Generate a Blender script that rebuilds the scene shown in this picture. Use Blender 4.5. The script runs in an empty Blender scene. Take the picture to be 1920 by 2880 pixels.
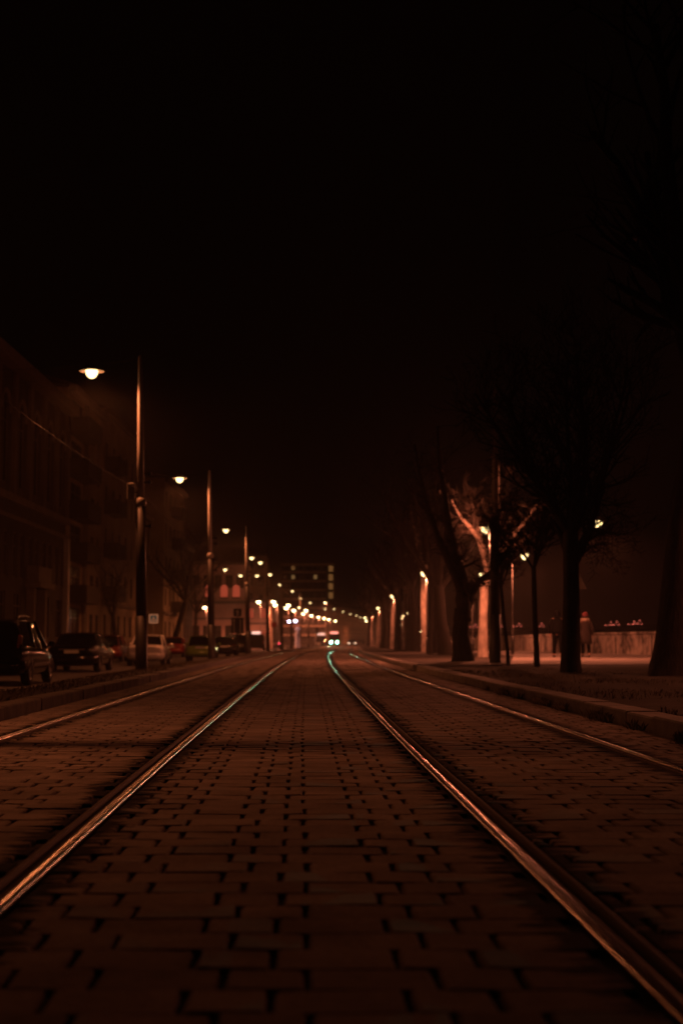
import bpy, bmesh, math, random
from mathutils import Vector, Matrix, Quaternion
random.seed(7)
R = math.radians
scene = bpy.context.scene
COL = scene.collection

# ------------------------------------------------------------------ camera
FPX, CX, CY, HOR, EYE = 4000.0, 960.0, 1440.0, 1806.0, 0.75
PITCH = math.atan((HOR - CY) / FPX)
cam_data = bpy.data.cameras.new("camera")
cam = bpy.data.objects.new("camera", cam_data); COL.objects.link(cam)
cam.location = (0, 0, EYE); cam.rotation_euler = (math.pi / 2 + PITCH, 0, 0)
cam_data.sensor_fit = 'HORIZONTAL'; cam_data.sensor_width = 24; cam_data.lens = 50
cam_data.clip_start = 0.05; cam_data.clip_end = 6000
cam_data.dof.use_dof = True; cam_data.dof.focus_distance = 10.5
cam_data.dof.aperture_fstop = 2.3; cam_data.dof.aperture_blades = 0
scene.camera = cam

# ------------------------------------------------------------------ world: clear night sky with a little town glow
world = bpy.data.worlds.new("World"); scene.world = world; world.use_nodes = True
wn = world.node_tree
wbg = wn.nodes["Background"]
wbg.inputs[0].default_value = (1.0, 0.42, 0.26, 1)
wbg.inputs[1].default_value = 0.0007

# ------------------------------------------------------------------ exposure
scene.view_settings.view_transform = 'Standard'
scene.view_settings.look = 'None'
scene.view_settings.exposure = 0.0
scene.view_settings.gamma = 1.0
scene.cycles.use_denoising = True
scene.cycles.max_bounces = 6
scene.cycles.volume_bounces = 0
scene.cycles.sample_clamp_indirect = 0.6
scene.cycles.sample_clamp_direct = 0.0
scene.cycles.use_light_tree = True
LEFT_LAMP, RIGHT_LAMP = 930.0, 950.0
SODIUM, SODIUM_ROSE = (1.0, 0.245, 0.080), (1.0, 0.23, 0.105)
HAZE_DENSITY = 0.0008

# ------------------------------------------------------------------ helpers
def P(nx, ny, d):
    """point of the place seen at photo pixel (nx, ny), at distance d along the street"""
    cx, cy = (nx - CX) / FPX, (CY - ny) / FPX
    v = Vector((cx, math.cos(PITCH) - cy * math.sin(PITCH), math.sin(PITCH) + cy * math.cos(PITCH)))
    v *= d / v.y
    return Vector((v.x, v.y, v.z + EYE))

def hermite(pts):
    n = len(pts)
    ms = []
    for i in range(n):
        a, b = pts[max(i - 1, 0)], pts[min(i + 1, n - 1)]
        ms.append((b[1] - a[1]) / (b[0] - a[0]))
    def f(t):
        if t <= pts[0][0]: return pts[0][1] + ms[0] * (t - pts[0][0])
        if t >= pts[-1][0]: return pts[-1][1] + ms[-1] * (t - pts[-1][0])
        for i in range(n - 1):
            if t <= pts[i + 1][0]: break
        h = pts[i + 1][0] - pts[i][0]; s = (t - pts[i][0]) / h
        return ((2*s**3 - 3*s**2 + 1) * pts[i][1] + (s**3 - 2*s**2 + s) * h * ms[i]
                + (-2*s**3 + 3*s**2) * pts[i + 1][1] + (s**3 - s**2) * h * ms[i + 1])
    return f
# X of the middle line between the two tracks, by distance
C = hermite([(-30, .85), (4.2, -.16), (10.9, -.355), (25, -.70), (44.5, -1.12), (70, -1.45), (98, -1.66), (125, -1.45),
             (170, -1.0), (245, -.35), (290, .15), (340, 2.6), (400, 7.0), (480, 15.0), (560, 26.0)])

class MB:
    def __init__(s): s.v, s.f, s.mi = [], [], []
    def add(s, vs, fs, m=0):
        o = len(s.v); s.v += [tuple(v) for v in vs]
        s.f += [tuple(i + o for i in f) for f in fs]; s.mi += [m] * len(fs)
        return s
    def box(s, x0, x1, y0, y1, z0, z1, m=0):
        return s.add([(x0,y0,z0),(x1,y0,z0),(x1,y1,z0),(x0,y1,z0),(x0,y0,z1),(x1,y0,z1),(x1,y1,z1),(x0,y1,z1)],
              [(0,3,2,1),(4,5,6,7),(0,1,5,4),(1,2,6,5),(2,3,7,6),(3,0,4,7)], m)
    def tube(s, pts, rad, n=8, cap=True, m=0):
        pts = [Vector(p) for p in pts]
        if not isinstance(rad, (list, tuple)): rad = [rad] * len(pts)
        vs, fs = [], []
        ref = None
        for i, p in enumerate(pts):
            t = (pts[min(i + 1, len(pts) - 1)] - pts[max(i - 1, 0)]).normalized()
            if ref is None: ref = Vector((0, 1, 0)) if abs(t.y) < .9 else Vector((1, 0, 0))
            a = (ref - t * ref.dot(t)).normalized(); ref = a
            b = t.cross(a)
            for k in range(n):
                w = 2 * math.pi * k / n
                vs.append(p + (a * math.cos(w) + b * math.sin(w)) * rad[i])
        for i in range(len(pts) - 1):
            for k in range(n):
                k2 = (k + 1) % n
                fs.append((i*n + k, i*n + k2, (i+1)*n + k2, (i+1)*n + k))
        if cap:
            fs.append(tuple(range(n - 1, -1, -1))); fs.append(tuple((len(pts)-1)*n + k for k in range(n)))
        return s.add(vs, fs, m)
    def lathe(s, prof, n=16, c=(0,0,0), m=0, sx=1, sy=1):
        vs, fs = [], []
        for r, z in prof:
            for k in range(n):
                w = 2 * math.pi * k / n
                vs.append((c[0] + r*sx*math.cos(w), c[1] + r*sy*math.sin(w), c[2] + z))
        for i in range(len(prof) - 1):
            for k in range(n):
                k2 = (k + 1) % n
                fs.append((i*n + k, i*n + k2, (i+1)*n + k2, (i+1)*n + k))
        if prof[0][0] > 1e-4: fs.append(tuple(range(n - 1, -1, -1)))
        if prof[-1][0] > 1e-4: fs.append(tuple((len(prof)-1)*n + k for k in range(n)))
        return s.add(vs, fs, m)
    def prism(s, poly, y0, y1, m=0):
        """polygon in x,z pushed out along y"""
        n = len(poly)
        vs = [(x, y0, z) for x, z in poly] + [(x, y1, z) for x, z in poly]
        fs = [tuple(range(n)), tuple(range(2*n - 1, n - 1, -1))]
        fs += [(i, i + n, (i + 1) % n + n, (i + 1) % n) for i in range(n)]
        return s.add(vs, fs, m)
    def build(s, name, mat, parent=None, smooth=False, bevel=0, subsurf=0, loc=None):
        me = bpy.data.meshes.new(name); me.from_pydata(s.v, [], s.f)
        for mm in (mat if isinstance(mat, (list, tuple)) else [mat]): me.materials.append(mm)
        if any(s.mi): me.polygons.foreach_set('material_index', s.mi)
        bm = bmesh.new(); bm.from_mesh(me); bmesh.ops.recalc_face_normals(bm, faces=bm.faces); bm.to_mesh(me); bm.free()
        if smooth: me.polygons.foreach_set('use_smooth', [True] * len(me.polygons))
        me.update()
        o = bpy.data.objects.new(name, me); COL.objects.link(o)
        if parent: o.parent = parent
        if loc: o.location = loc
        if bevel:
            md = o.modifiers.new('bevel', 'BEVEL'); md.width = bevel; md.segments = 2; md.limit_method = 'ANGLE'; md.angle_limit = R(30)
        if subsurf:
            md = o.modifiers.new('subsurf', 'SUBSURF'); md.levels = subsurf; md.render_levels = subsurf
        return o

def tag(o, label, cat, group=None):
    o['label'] = label; o['category'] = cat
    if group: o['group'] = group
    return o
def thing(name, label, cat, loc=(0,0,0), rz=0, group=None):
    o = bpy.data.objects.new(name, None); COL.objects.link(o)
    o.empty_display_size = .2; o.location = loc; o.rotation_euler = (0, 0, rz)
    return tag(o, label, cat, group)
def struct(o, kind='structure'):
    o['kind'] = kind; return o
def dup(root, loc=None, rz=None, label=None, group=None):
    r = root.copy(); COL.objects.link(r)
    if loc is not None: r.location = loc
    if rz is not None: r.rotation_euler = (0, 0, rz)
    if label: r['label'] = label
    if group: r['group'] = group
    for ch in list(root.children):
        c = ch.copy(); COL.objects.link(c); c.parent = r
        for g in list(ch.children):
            d = g.copy(); COL.objects.link(d); d.parent = c
    return r
ORD = ['first','second','third','fourth','fifth','sixth','seventh','eighth','ninth','tenth','eleventh','twelfth','thirteenth','fourteenth','fifteenth','sixteenth','seventeenth','eighteenth']

# ------------------------------------------------------------------ materials
def mat(name, col, rough=.7, metal=0, var=.25, scale=6, bump=.0, coat=0, spec=.5, detail=5, emit=None, estr=0, stretch=None, bscale=None):
    m = bpy.data.materials.new(name); m.use_nodes = True
    nt = m.node_tree; b = nt.nodes['Principled BSDF']
    b.inputs['Roughness'].default_value = rough; b.inputs['Metallic'].default_value = metal
    b.inputs['Specular IOR Level'].default_value = spec
    if coat: b.inputs['Coat Weight'].default_value = coat; b.inputs['Coat Roughness'].default_value = .05
    if emit:
        b.inputs['Emission Color'].default_value = (*emit, 1); b.inputs['Emission Strength'].default_value = estr
    if var or bump:
        tc = nt.nodes.new('ShaderNodeTexCoord'); src = tc.outputs['Object']
        if stretch:
            mp = nt.nodes.new('ShaderNodeMapping'); mp.inputs['Scale'].default_value = stretch
            nt.links.new(src, mp.inputs[0]); src = mp.outputs[0]
        n = nt.nodes.new('ShaderNodeTexNoise'); n.inputs['Scale'].default_value = scale; n.inputs['Detail'].default_value = detail
        nt.links.new(src, n.inputs['Vector'])
        r = nt.nodes.new('ShaderNodeValToRGB')
        r.color_ramp.elements[0].position = .3; r.color_ramp.elements[1].position = .7
        r.color_ramp.elements[0].color = (*[c * (1 - var) for c in col], 1)
        r.color_ramp.elements[1].color = (*[min(1, c * (1 + var)) for c in col], 1)
        nt.links.new(n.outputs['Fac'], r.inputs[0]); nt.links.new(r.outputs[0], b.inputs['Base Color'])
        if bump:
            n2 = nt.nodes.new('ShaderNodeTexNoise'); n2.inputs['Scale'].default_value = bscale or scale * 3; n2.inputs['Detail'].default_value = 6
            nt.links.new(src, n2.inputs['Vector'])
            bp = nt.nodes.new('ShaderNodeBump'); bp.inputs['Strength'].default_value = bump; bp.inputs['Distance'].default_value = .02
            nt.links.new(n2.outputs['Fac'], bp.inputs['Height']); nt.links.new(bp.outputs[0], b.inputs['Normal'])
    else:
        b.inputs['Base Color'].default_value = (*col, 1)
    return m
def glow(name, col, strength):
    m = bpy.data.materials.new(name); m.use_nodes = True
    nt = m.node_tree; nt.nodes.clear()
    e = nt.nodes.new('ShaderNodeEmission'); e.inputs[0].default_value = (*col, 1); e.inputs[1].default_value = strength
    o = nt.nodes.new('ShaderNodeOutputMaterial'); nt.links.new(e.outputs[0], o.inputs[0])
    return m

M = {}
M['asphalt'] = mat('asphalt', (.05,.047,.045), .8, var=.35, scale=3, bump=.5, bscale=60)
M['bed'] = mat('track_mortar', (.025,.022,.02), .9, var=.4, scale=5, bump=.4, bscale=50)
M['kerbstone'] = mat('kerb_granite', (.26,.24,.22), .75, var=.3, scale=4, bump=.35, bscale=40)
M['kerb_shaded'] = mat('shaded_kerb_granite', (.11,.10,.09), .8, var=.35, scale=4, bump=.35, bscale=40)  # same granite as the right kerb, its shade put into the colour
M['soil'] = mat('verge_soil', (.035,.027,.02), .95, var=.5, scale=2.5, bump=.9, bscale=14)
M['grass'] = mat('dry_grass', (.12,.10,.055), .8, var=.4, scale=2)
M['promenade'] = mat('promenade_asphalt', (.27,.24,.22), .8, var=.18, scale=1.2, bump=.3, bscale=50)
M['sidewalk'] = mat('sidewalk_slabs', (.13,.12,.11), .85, var=.25, scale=2)
M['water'] = mat('river_water', (.008,.008,.008), .12, var=0, spec=.5)
M['earth'] = mat('earth', (.03,.026,.022), .95, var=.3, scale=.2)
M['pole_paint'] = mat('grey_pole_paint', (.30,.28,.26), .5, var=.2, scale=3, bump=.15, stretch=(1,1,.2))
M['dark_metal'] = mat('dark_metal', (.03,.028,.027), .45, metal=.3, var=.2)
M['wire'] = mat('cable', (.012,.011,.01), .5, metal=0, var=.1)
M['lamp_dish'] = mat('lamp_dish_enamel', (.35,.33,.3), .5, var=.1)
M['lens'] = glow('lamp_lens', (1.0,.68,.28), 4.6)
M['lens_small'] = glow('distant_lamp_lens', (1.0,.74,.32), 20)
M['mast_dark'] = mat('dark_mast_paint', (.028,.025,.023), .55, var=.2, scale=3, bump=.15, stretch=(1,1,.2))
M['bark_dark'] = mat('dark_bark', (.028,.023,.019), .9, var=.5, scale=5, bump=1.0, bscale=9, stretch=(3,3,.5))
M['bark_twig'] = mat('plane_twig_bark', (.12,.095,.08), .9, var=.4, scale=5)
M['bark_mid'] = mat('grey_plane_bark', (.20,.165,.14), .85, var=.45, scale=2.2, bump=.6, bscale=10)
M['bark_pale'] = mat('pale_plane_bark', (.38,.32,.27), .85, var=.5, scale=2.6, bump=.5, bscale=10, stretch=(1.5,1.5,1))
M['black_paint'] = mat('black_car_paint', (.003,.003,.003), .10, var=0, coat=.25, spec=.35)
M['navy_paint'] = mat('dark_car_paint', (.006,.006,.008), .10, var=0, coat=.3, spec=.35)
M['silver_paint'] = mat('silver_car_paint', (.62,.60,.55), .2, metal=.1, var=0, coat=1)
M['green_paint'] = mat('green_car_paint', (.24,.36,.07), .2, metal=.1, var=0, coat=1)
M['red_paint'] = mat('red_car_paint', (.22,.015,.012), .28, var=0, coat=1)
M['glass'] = mat('car_glass', (.006,.006,.006), .06, var=0, spec=.6)
M['tyre'] = mat('tyre_rubber', (.014,.014,.014), .85, var=.2)
M['rim'] = mat('alloy_rim', (.30,.30,.30), .35, metal=.8, var=0)
M['plastic'] = mat('black_plastic', (.015,.015,.015), .55, var=.1)
M['tail'] = mat('tail_lamp_lens', (.16,.006,.005), .15, var=0, coat=1)
M['headlens'] = mat('headlamp_lens', (.5,.5,.5), .1, var=0, coat=1)
M['plate'] = mat('number_plate', (.55,.54,.5), .5, var=.05)
M['tail_lit'] = glow('lit_tail_lamp', (1.0,.05,.09), 14)
M['head_lit'] = glow('lit_headlamp', (1.0,.6,.38), 7)
M['tram_lamp'] = glow('tram_headlamp', (.24,1.0,.74), 48)
M['tram_sign'] = glow('tram_destination_light', (1.0,.30,.22), 2.4)
M['tram_body'] = mat('tram_paint', (.22,.14,.02), .4, var=.1)

# ================================================================== SETTING
def strip(name, secs, d0, d1, step, material, kind='structure', smooth=False, absx=False, nearstep=None):
    """a band along the street; secs = list of (offset, z); offset from the track middle line"""
    ds = []; d = d0
    while d < d1:
        ds.append(d); d += (nearstep if nearstep and d < 60 else step)
    ds.append(d1)
    m = MB(); vs = []; fs = []; k = len(secs)
    for d in ds:
        for off, z in secs: vs.append(((0 if absx else C(d)) + off, d, z))
    for i in range(len(ds) - 1):
        for j in range(k - 1):
            fs.append((i*k + j, i*k + j + 1, (i+1)*k + j + 1, (i+1)*k + j))
    m.add(vs, fs)
    o = m.build(name, material, smooth=smooth)
    o['kind'] = kind
    return o

g = MB().box(-900, 900, -100, 1500, -3.4, -3.0).build('ground', M['earth']); struct(g)
wtr = MB().add([(17.5,-60,-2.5),(900,-60,-2.5),(900,1500,-2.5),(17.5,1500,-2.5)], [(0,1,2,3)]).build('river', M['water']); struct(wtr)
strip('track_bed', [(-2.9,-.022),(3.05,-.022)], -25, 480, 4, M['bed'])
def kerb_piece(name, off0, off1, zt, seed):
    """granite kerb stones laid end to end, one band of setting"""
    rnd = random.Random(seed); m = MB(); d = -10
    while d < 330:
        L = 1.0 if d < 70 else 4.0
        g_ = .012 if d < 70 else 0
        a, b = d + g_, d + L - g_
        j = rnd.uniform(-.008, .008); z = zt + rnd.uniform(-.008, .008)
        vs = []
        for y in (a, b):
            for (o, zz) in ((off0, -.3), (off0, z - .015), (off0 + .015*(1 if off1 > off0 else -1), z), (off1, z), (off1, -.3)):
                vs.append((C(y) + o + j, y, zz))
        fs = [(0,1,6,5),(1,2,7,6),(2,3,8,7),(3,4,9,8),(0,1,2,3,4),(5,6,7,8,9)]
        m.add(vs, fs); d += L
    o = m.build(name, M['kerb_shaded'] if off0 < 0 else M['kerbstone']); struct(o); return o
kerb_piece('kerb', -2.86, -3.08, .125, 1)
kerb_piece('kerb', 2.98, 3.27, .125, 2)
strip('verge', [(-3.08,.10),(-3.6,.085),(-4.5,.0),(-5.3,-.16),(-5.62,-.20)], -20, 480, 3, M['soil'], smooth=True)
strip('road_kerb', [(-5.62,-.205),(-5.62,-.19),(-5.78,-.19),(-5.78,-.36)], -20, 480, 3, M['kerbstone'])
strip('road', [(-5.78,-.35),(-9.5,-.30),(-13.6,-.35)], -20, 480, 4, M['asphalt'])
strip('sidewalk_kerb', [(-13.6,-.36),(-13.6,-.2),(-13.8,-.2)], -20, 480, 4, M['kerbstone'])
strip('sidewalk', [(-13.8,-.203),(-26,-.2)], -20, 480, 4, M['sidewalk'])
# right verge (bare earth under the trees), ending at a paved promenade
def uneven(name, poly_rows, material, amp, seed):
    rnd = random.Random(seed)
    m = MB(); vs = []; fs = []; k = len(poly_rows[0])
    for row in poly_rows:
        for j, (x, y, z) in enumerate(row):
            vs.append((x, y, z + (rnd.uniform(-amp, amp) if 0 < j < k - 1 else 0)))
    for i in range(len(poly_rows) - 1):
        for j in range(k - 1): fs.append((i*k+j, i*k+j+1, (i+1)*k+j+1, (i+1)*k+j))
    m.add(vs, fs); o = m.build(name, material, smooth=True); struct(o); return o
rows = []
y = -8.0
while y <= 39.3:
    x0 = C(y) + 3.27
    rows.append([(x0 + t, y, .095 + .012 * t - .02*(t > 0)) for t in [0,.2,.5,1,1.5,2,2.6,3.3,4,5,6,7.5,9,11,13,15]]); y += .55
uneven('verge', rows, M['soil'], .018, 3)
rows = []
y = 39.3
while y <= 330:
    x0 = C(y) + 3.27
    edge = max(x0 + 1.0, min(4.75 + (y - 39.3) * .125, 7.7) + (max(0, C(y) + 1.4) if y > 120 else 0))
    rows.append([(x0 + (edge - x0) * t, y, .095 + .05 * t) for t in [0,.15,.3,.5,.7,.85,1]]); y += 1.2
uneven('verge', rows, M['soil'], .015, 4)
EDGE = rows
pm = MB(); vs = []; fs = []
pr = [[(30, 38.9, .14), (4.6, 39.2, .135)]]
for r in EDGE: pr.append([(30 if r[-1][1] < 300 else 40, r[-1][1] + .02, .165), (r[-1][0] - .12, r[-1][1] + .02, .15)])
for a in pr: vs += a
fs = [(2*i, 2*i+1, 2*i+3, 2*i+2) for i in range(len(pr) - 1)]
pm.add(vs, fs); struct(pm.build('promenade', M['promenade']))
# trim: the promenade is bounded on the river side by the flood wall

# ---------------------------------------------------------------- paving between and beside the rails
RAIL_OFF = [-2.285, -.85, .85, 2.285]        # gauge faces
HEADW, GROOVE, LIP = .058, .042, .02
def rail_zone(i):
    o = RAIL_OFF[i]
    s = -1 if i in (0, 2) else 1               # head lies on the outer side of its gauge face
    a, b = sorted((o + s*HEADW, o - s*(GROOVE + LIP)))
    return a - .006, b + .006
ZONES = [rail_zone(i) for i in range(4)]
def paving():
    rnd = random.Random(11)
    V, F, tone, dist, uvw = [], [], [], [], []
    lanes = [(-2.85, ZONES[0][0]), (ZONES[0][1], ZONES[1][0]), (ZONES[1][1], ZONES[2][0]), (ZONES[2][1], ZONES[3][0]), (ZONES[3][1], 2.97)]
    D = .198
    def rd(x): return min(min(abs(x - a), abs(x - b)) for a, b in ZONES)
    row = 0; d = 1.2
    while d < 150:
        near = d < 34
        for li, (a, b) in enumerate(lanes):
            off = (row % 2) * .077 + (.13, .31, .02, .24, .4)[li] + rnd.uniform(-.006, .006)
            x = a - off - .1; kk = 0
            while x < b:
                W = (.292, .190)[kk % 2] ; kk += 1
                x0, x1 = max(x, a) + .0, min(x + W, b)
                x += W
                if x1 - x0 < .05: continue
                gx = rnd.uniform(.014, .023); gy = rnd.uniform(.003, .0055)
                xa, xb = x0 + gx*.5, x1 - gx*.5
                ya, yb = d + gy*.5, d + D - gy*.5
                z = rnd.uniform(-.003, .001) - .003; tx = rnd.uniform(-.003, .003); ty = rnd.uniform(-.0018, .0018)
                ca, cb = C(ya), C(yb)
                t = rnd.random(); o = len(V)
                bv = rnd.uniform(.005, .009)
                def q(xx, yy, zz, top):
                    fx = (xx - xa) / max(xb - xa, .01) - .5; fy = (yy - ya) / (yb - ya) - .5
                    jx = rnd.uniform(-.003, .003)
                    V.append((xx + C(yy) + jx, yy + rnd.uniform(-.0012, .0012), zz + (z + tx*fx*2 + ty*fy*2 if top else 0)))
                    dist.append(rd(xx)); tone.append(t)
                if near:
                    for zz, i in ((-.021, 0), (-.006, 0), (0, bv)):
                        for (xx, yy) in ((xa+i, ya+i*.6), (xb-i, ya+i*.6), (xb-i, yb-i*.6), (xa+i, yb-i*.6)): q(xx, yy, zz, zz > -.02)
                    for l in (0, 4):
                        for k in range(4):
                            k2 = (k + 1) % 4
                            F.append((o+l+k, o+l+k2, o+l+4+k2, o+l+4+k))
                    F.append((o+8, o+9, o+10, o+11))
                else:
                    for zz in (-.021, 0):
                        for (xx, yy) in ((xa, ya), (xb, ya), (xb, yb), (xa, yb)): q(xx, yy, zz, zz > -.02)
                    for k in range(4):
                        k2 = (k + 1) % 4
                        F.append((o+k, o+k2, o+4+k2, o+4+k))
                    F.append((o+4, o+5, o+6, o+7))
        d += D; row += 1
    # far paving reads as one surface
    ds = [150 + 6*i for i in range(56)]
    for (a, b) in lanes:
        o = len(V)
        for dd in ds:
            for xx in (a, b):
                V.append((C(dd) + xx, dd, -.004)); dist.append(.5); tone.append(.5)
        for i in range(len(ds) - 1): F.append((o+2*i, o+2*i+1, o+2*i+3, o+2*i+2))
    me = bpy.data.meshes.new('paving'); me.from_pydata(V, [], F); me.update()
    for nm, data in (('tone', tone), ('rail_dist', dist)):
        at = me.attributes.new(nm, 'FLOAT', 'POINT'); at.data.foreach_set('value', data)
    m = bpy.data.materials.new('stone_setts'); m.use_nodes = True
    nt = m.node_tree; L = nt.links.new; b = nt.nodes['Principled BSDF']
    at = nt.nodes.new('ShaderNodeAttribute'); at.attribute_name = 'tone'
    ad = nt.nodes.new('ShaderNodeAttribute'); ad.attribute_name = 'rail_dist'
    tc = nt.nodes.new('ShaderNodeTexCoord')
    n1 = nt.nodes.new('ShaderNodeTexNoise'); n1.inputs['Scale'].default_value = 2.2; n1.inputs['Detail'].default_value = 8; L(tc.outputs['Object'], n1.inputs['Vector']); n1.inputs['Roughness'].default_value = .68
    n2 = nt.nodes.new('ShaderNodeTexNoise'); n2.inputs['Scale'].default_value = 45; n2.inputs['Detail'].default_value = 5; L(tc.outputs['Object'], n2.inputs['Vector'])
    mp = nt.nodes.new('ShaderNodeMapping'); mp.inputs['Scale'].default_value = (2.6, 15, 3); L(tc.outputs['Object'], mp.inputs[0])
    n3 = nt.nodes.new('ShaderNodeTexNoise'); n3.inputs['Scale'].default_value = 1.0; n3.inputs['Detail'].default_value = 5; n3.inputs['Roughness'].default_value = .65; L(mp.outputs[0], n3.inputs['Vector'])
    def math_(op, a, bb):
        k = nt.nodes.new('ShaderNodeMath'); k.operation = op
        for i, s in enumerate((a, bb)):
            if isinstance(s, (int, float)): k.inputs[i].default_value = s
            else: L(s, k.inputs[i])
        return k.outputs[0]
    v = math_('MULTIPLY_ADD', at.outputs['Fac'], .2); nt.nodes[-1].inputs[2].default_value = .62
    v = math_('MULTIPLY', v, math_('ADD', math_('MULTIPLY', n1.outputs['Fac'], 1.9), .03))
    v = math_('MULTIPLY', v, math_('ADD', math_('MULTIPLY', n2.outputs['Fac'], .7), .65))
    cr = nt.nodes.new('ShaderNodeValToRGB')
    cr.color_ramp.elements[0].color = (.05,.043,.037,1); cr.color_ramp.elements[1].color = (.40,.345,.30,1)
    cr.color_ramp.elements[0].position = .1; cr.color_ramp.elements[1].position = 1.15 if False else 1.0
    L(v, cr.inputs[0])
    # bitumen that was poured along the rails and has crept over the nearest stones
    edge = math_('SUBTRACT', ad.outputs['Fac'], math_('MULTIPLY', math_('SUBTRACT', n3.outputs['Fac'], .35), .62))
    mr = nt.nodes.new('ShaderNodeMapRange'); mr.inputs['From Min'].default_value = -.02; mr.inputs['From Max'].default_value = .02
    mr.inputs['To Min'].default_value = 1; mr.inputs['To Max'].default_value = 0
    L(edge, mr.inputs['Value'])
    mx = nt.nodes.new('ShaderNodeMix'); mx.data_type = 'RGBA'; mx.inputs['B'].default_value = (.014,.012,.011,1) if False else (.014,.012,.011,1)
    L(mr.outputs[0], mx.inputs['Factor']); L(cr.outputs[0], mx.inputs['A'])
    mx.inputs['B'].default_value = (.014,.012,.011,1)
    L(mx.outputs['Result'], b.inputs['Base Color'])
    b.inputs['Roughness'].default_value = .85; b.inputs['Specular IOR Level'].default_value = .12
    bp = nt.nodes.new('ShaderNodeBump'); bp.inputs['Strength'].default_value = .55; bp.inputs['Distance'].default_value = .006
    L(n2.outputs['Fac'], bp.inputs['Height']); L(bp.outputs[0], b.inputs['Normal'])
    me.materials.append(m)
    o = bpy.data.objects.new('paving', me); COL.objects.link(o); struct(o)
paving()

# ---------------------------------------------------------------- tram rails
def rail_mat():
    m = bpy.data.materials.new('worn_rail_steel'); m.use_nodes = True
    nt = m.node_tree; L = nt.links.new; b = nt.nodes['Principled BSDF']
    tc = nt.nodes.new('ShaderNodeTexCoord'); mp = nt.nodes.new('ShaderNodeMapping'); mp.inputs['Scale'].default_value = (70, .06, 20)
    L(tc.outputs['Object'], mp.inputs[0])
    n = nt.nodes.new('ShaderNodeTexNoise'); n.inputs['Scale'].default_value = 1; n.inputs['Detail'].default_value = 6; L(mp.outputs[0], n.inputs['Vector'])
    cr = nt.nodes.new('ShaderNodeValToRGB'); cr.color_ramp.elements[0].color = (.09,.075,.06,1); cr.color_ramp.elements[1].color = (.27,.245,.22,1)
    cr.color_ramp.elements[0].position = .3; cr.color_ramp.elements[1].position = .7
    L(n.outputs['Fac'], cr.inputs[0]); L(cr.outputs[0], b.inputs['Base Color'])
    b.inputs['Metallic'].default_value = .9
    mr = nt.nodes.new('ShaderNodeMapRange'); mr.inputs['To Min'].default_value = .17; mr.inputs['To Max'].default_value = .24
    L(n.outputs['Fac'], mr.inputs['Value']); L(mr.outputs[0], b.inputs['Roughness'])
    return m
M['rail'] = rail_mat()
M['rail_rust'] = mat('rusty_rail_lip', (.06,.04,.03), .65, metal=.2, var=.4, scale=4, stretch=(20,1,10))
RAIL_LABELS = ['outermost tram rail running beside the kerb and the parked cars',
               'polished tram rail on the car side of the paved middle strip',
               'polished tram rail on the tree side of the paved middle strip',
               'outermost tram rail running beside the earth verge and the trees']
for i, off in enumerate(RAIL_OFF):
    s = -1 if i in (0, 2) else 1
    t = thing('tram_rail', RAIL_LABELS[i], 'rail', (C(0) + off, 0, 0), 0, 'four tram rails sunk in the paving')
    base = Vector((C(0) + off, 0, 0))
    ds = []; d = -12.0
    while d < 420: ds.append(d); d += 1.0 if d < 60 else (2.0 if d < 180 else 5.0)
    def loft(prof, name, mm):
        m = MB(); vs = []; fs = []; k = len(prof)
        for dd in ds:
            for (o, z) in prof: vs.append((C(dd) + off + s*o - base.x, dd, z))
        for a in range(len(ds) - 1):
            for j in range(k - 1): fs.append((a*k+j, a*k+j+1, (a+1)*k+j+1, (a+1)*k+j))
        m.add(vs, fs); return m.build(name, mm, t, smooth=True)
    loft([(0,-.06),(.0,-.006),(.004,.002),(.012,.0065),(.028,.0085),(.044,.0065),(.054,.002),(.058,-.006),(.058,-.03)], 'rail_head', M['rail'])
    loft([(-GROOVE,-.05),(-GROOVE,-.002),(-GROOVE-.004,.001),(-GROOVE-LIP+.004,.001),(-GROOVE-LIP,-.004),(-GROOVE-LIP,-.03)], 'groove_lip', M['rail_rust'])

# ================================================================== LAMPS AND MASTS
def spot(parent, loc, power, col, size=0, blend=1.0, radius=.11):
    ld = bpy.data.lights.new('lamp_light', 'SPOT' if size else 'POINT'); ld.energy = power; ld.color = col
    if size: ld.spot_size = R(size); ld.spot_blend = blend
    ld.shadow_soft_size = radius
    o = bpy.data.objects.new('lamp_light', ld); COL.objects.link(o); o.parent = parent; o.location = loc
    return o

def profile_mesh(name, prof, n, mm, parent, sx=1, sy=1, c=(0,0,0)):
    return MB().lathe(prof, n, c, sx=sx, sy=sy).build(name, mm, parent, smooth=True)

# lamps hung over the road from span wires; origin at the rim of the dish
def lamp_light(t, loc, power, col, side, blend=.45, cone=180):
    spot(t, loc, power, col, cone, blend)
    if side: spot(t, loc, power * side, col)
def hanging_lamp(label, p, group, light=True, power=LEFT_LAMP, side=.02, blend=.6, cone=180):
    t = thing('hanging_street_lamp', label, 'street lamp', p, 0, group)
    profile_mesh('dish', [(.02,.20),(.09,.19),(.16,.14),(.29,.055),(.335,.005),(.34,-.012),(.33,-.008),(.28,.035),(.20,.06),(.165,.05)], 24, M['lamp_dish'], t)
    profile_mesh('lens', [(.172,.012),(.170,-.03),(.150,-.10),(.105,-.165),(.05,-.20),(0,-.212)], 16, M['lens'], t)
    profile_mesh('hanger', [(.012,.16),(.012,.30),(.03,.30),(.03,.33),(0,.33)], 8, M['dark_metal'], t)
    if light: lamp_light(t, (0, 0, -.32), power, SODIUM, side, blend, cone)
    return t

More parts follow.
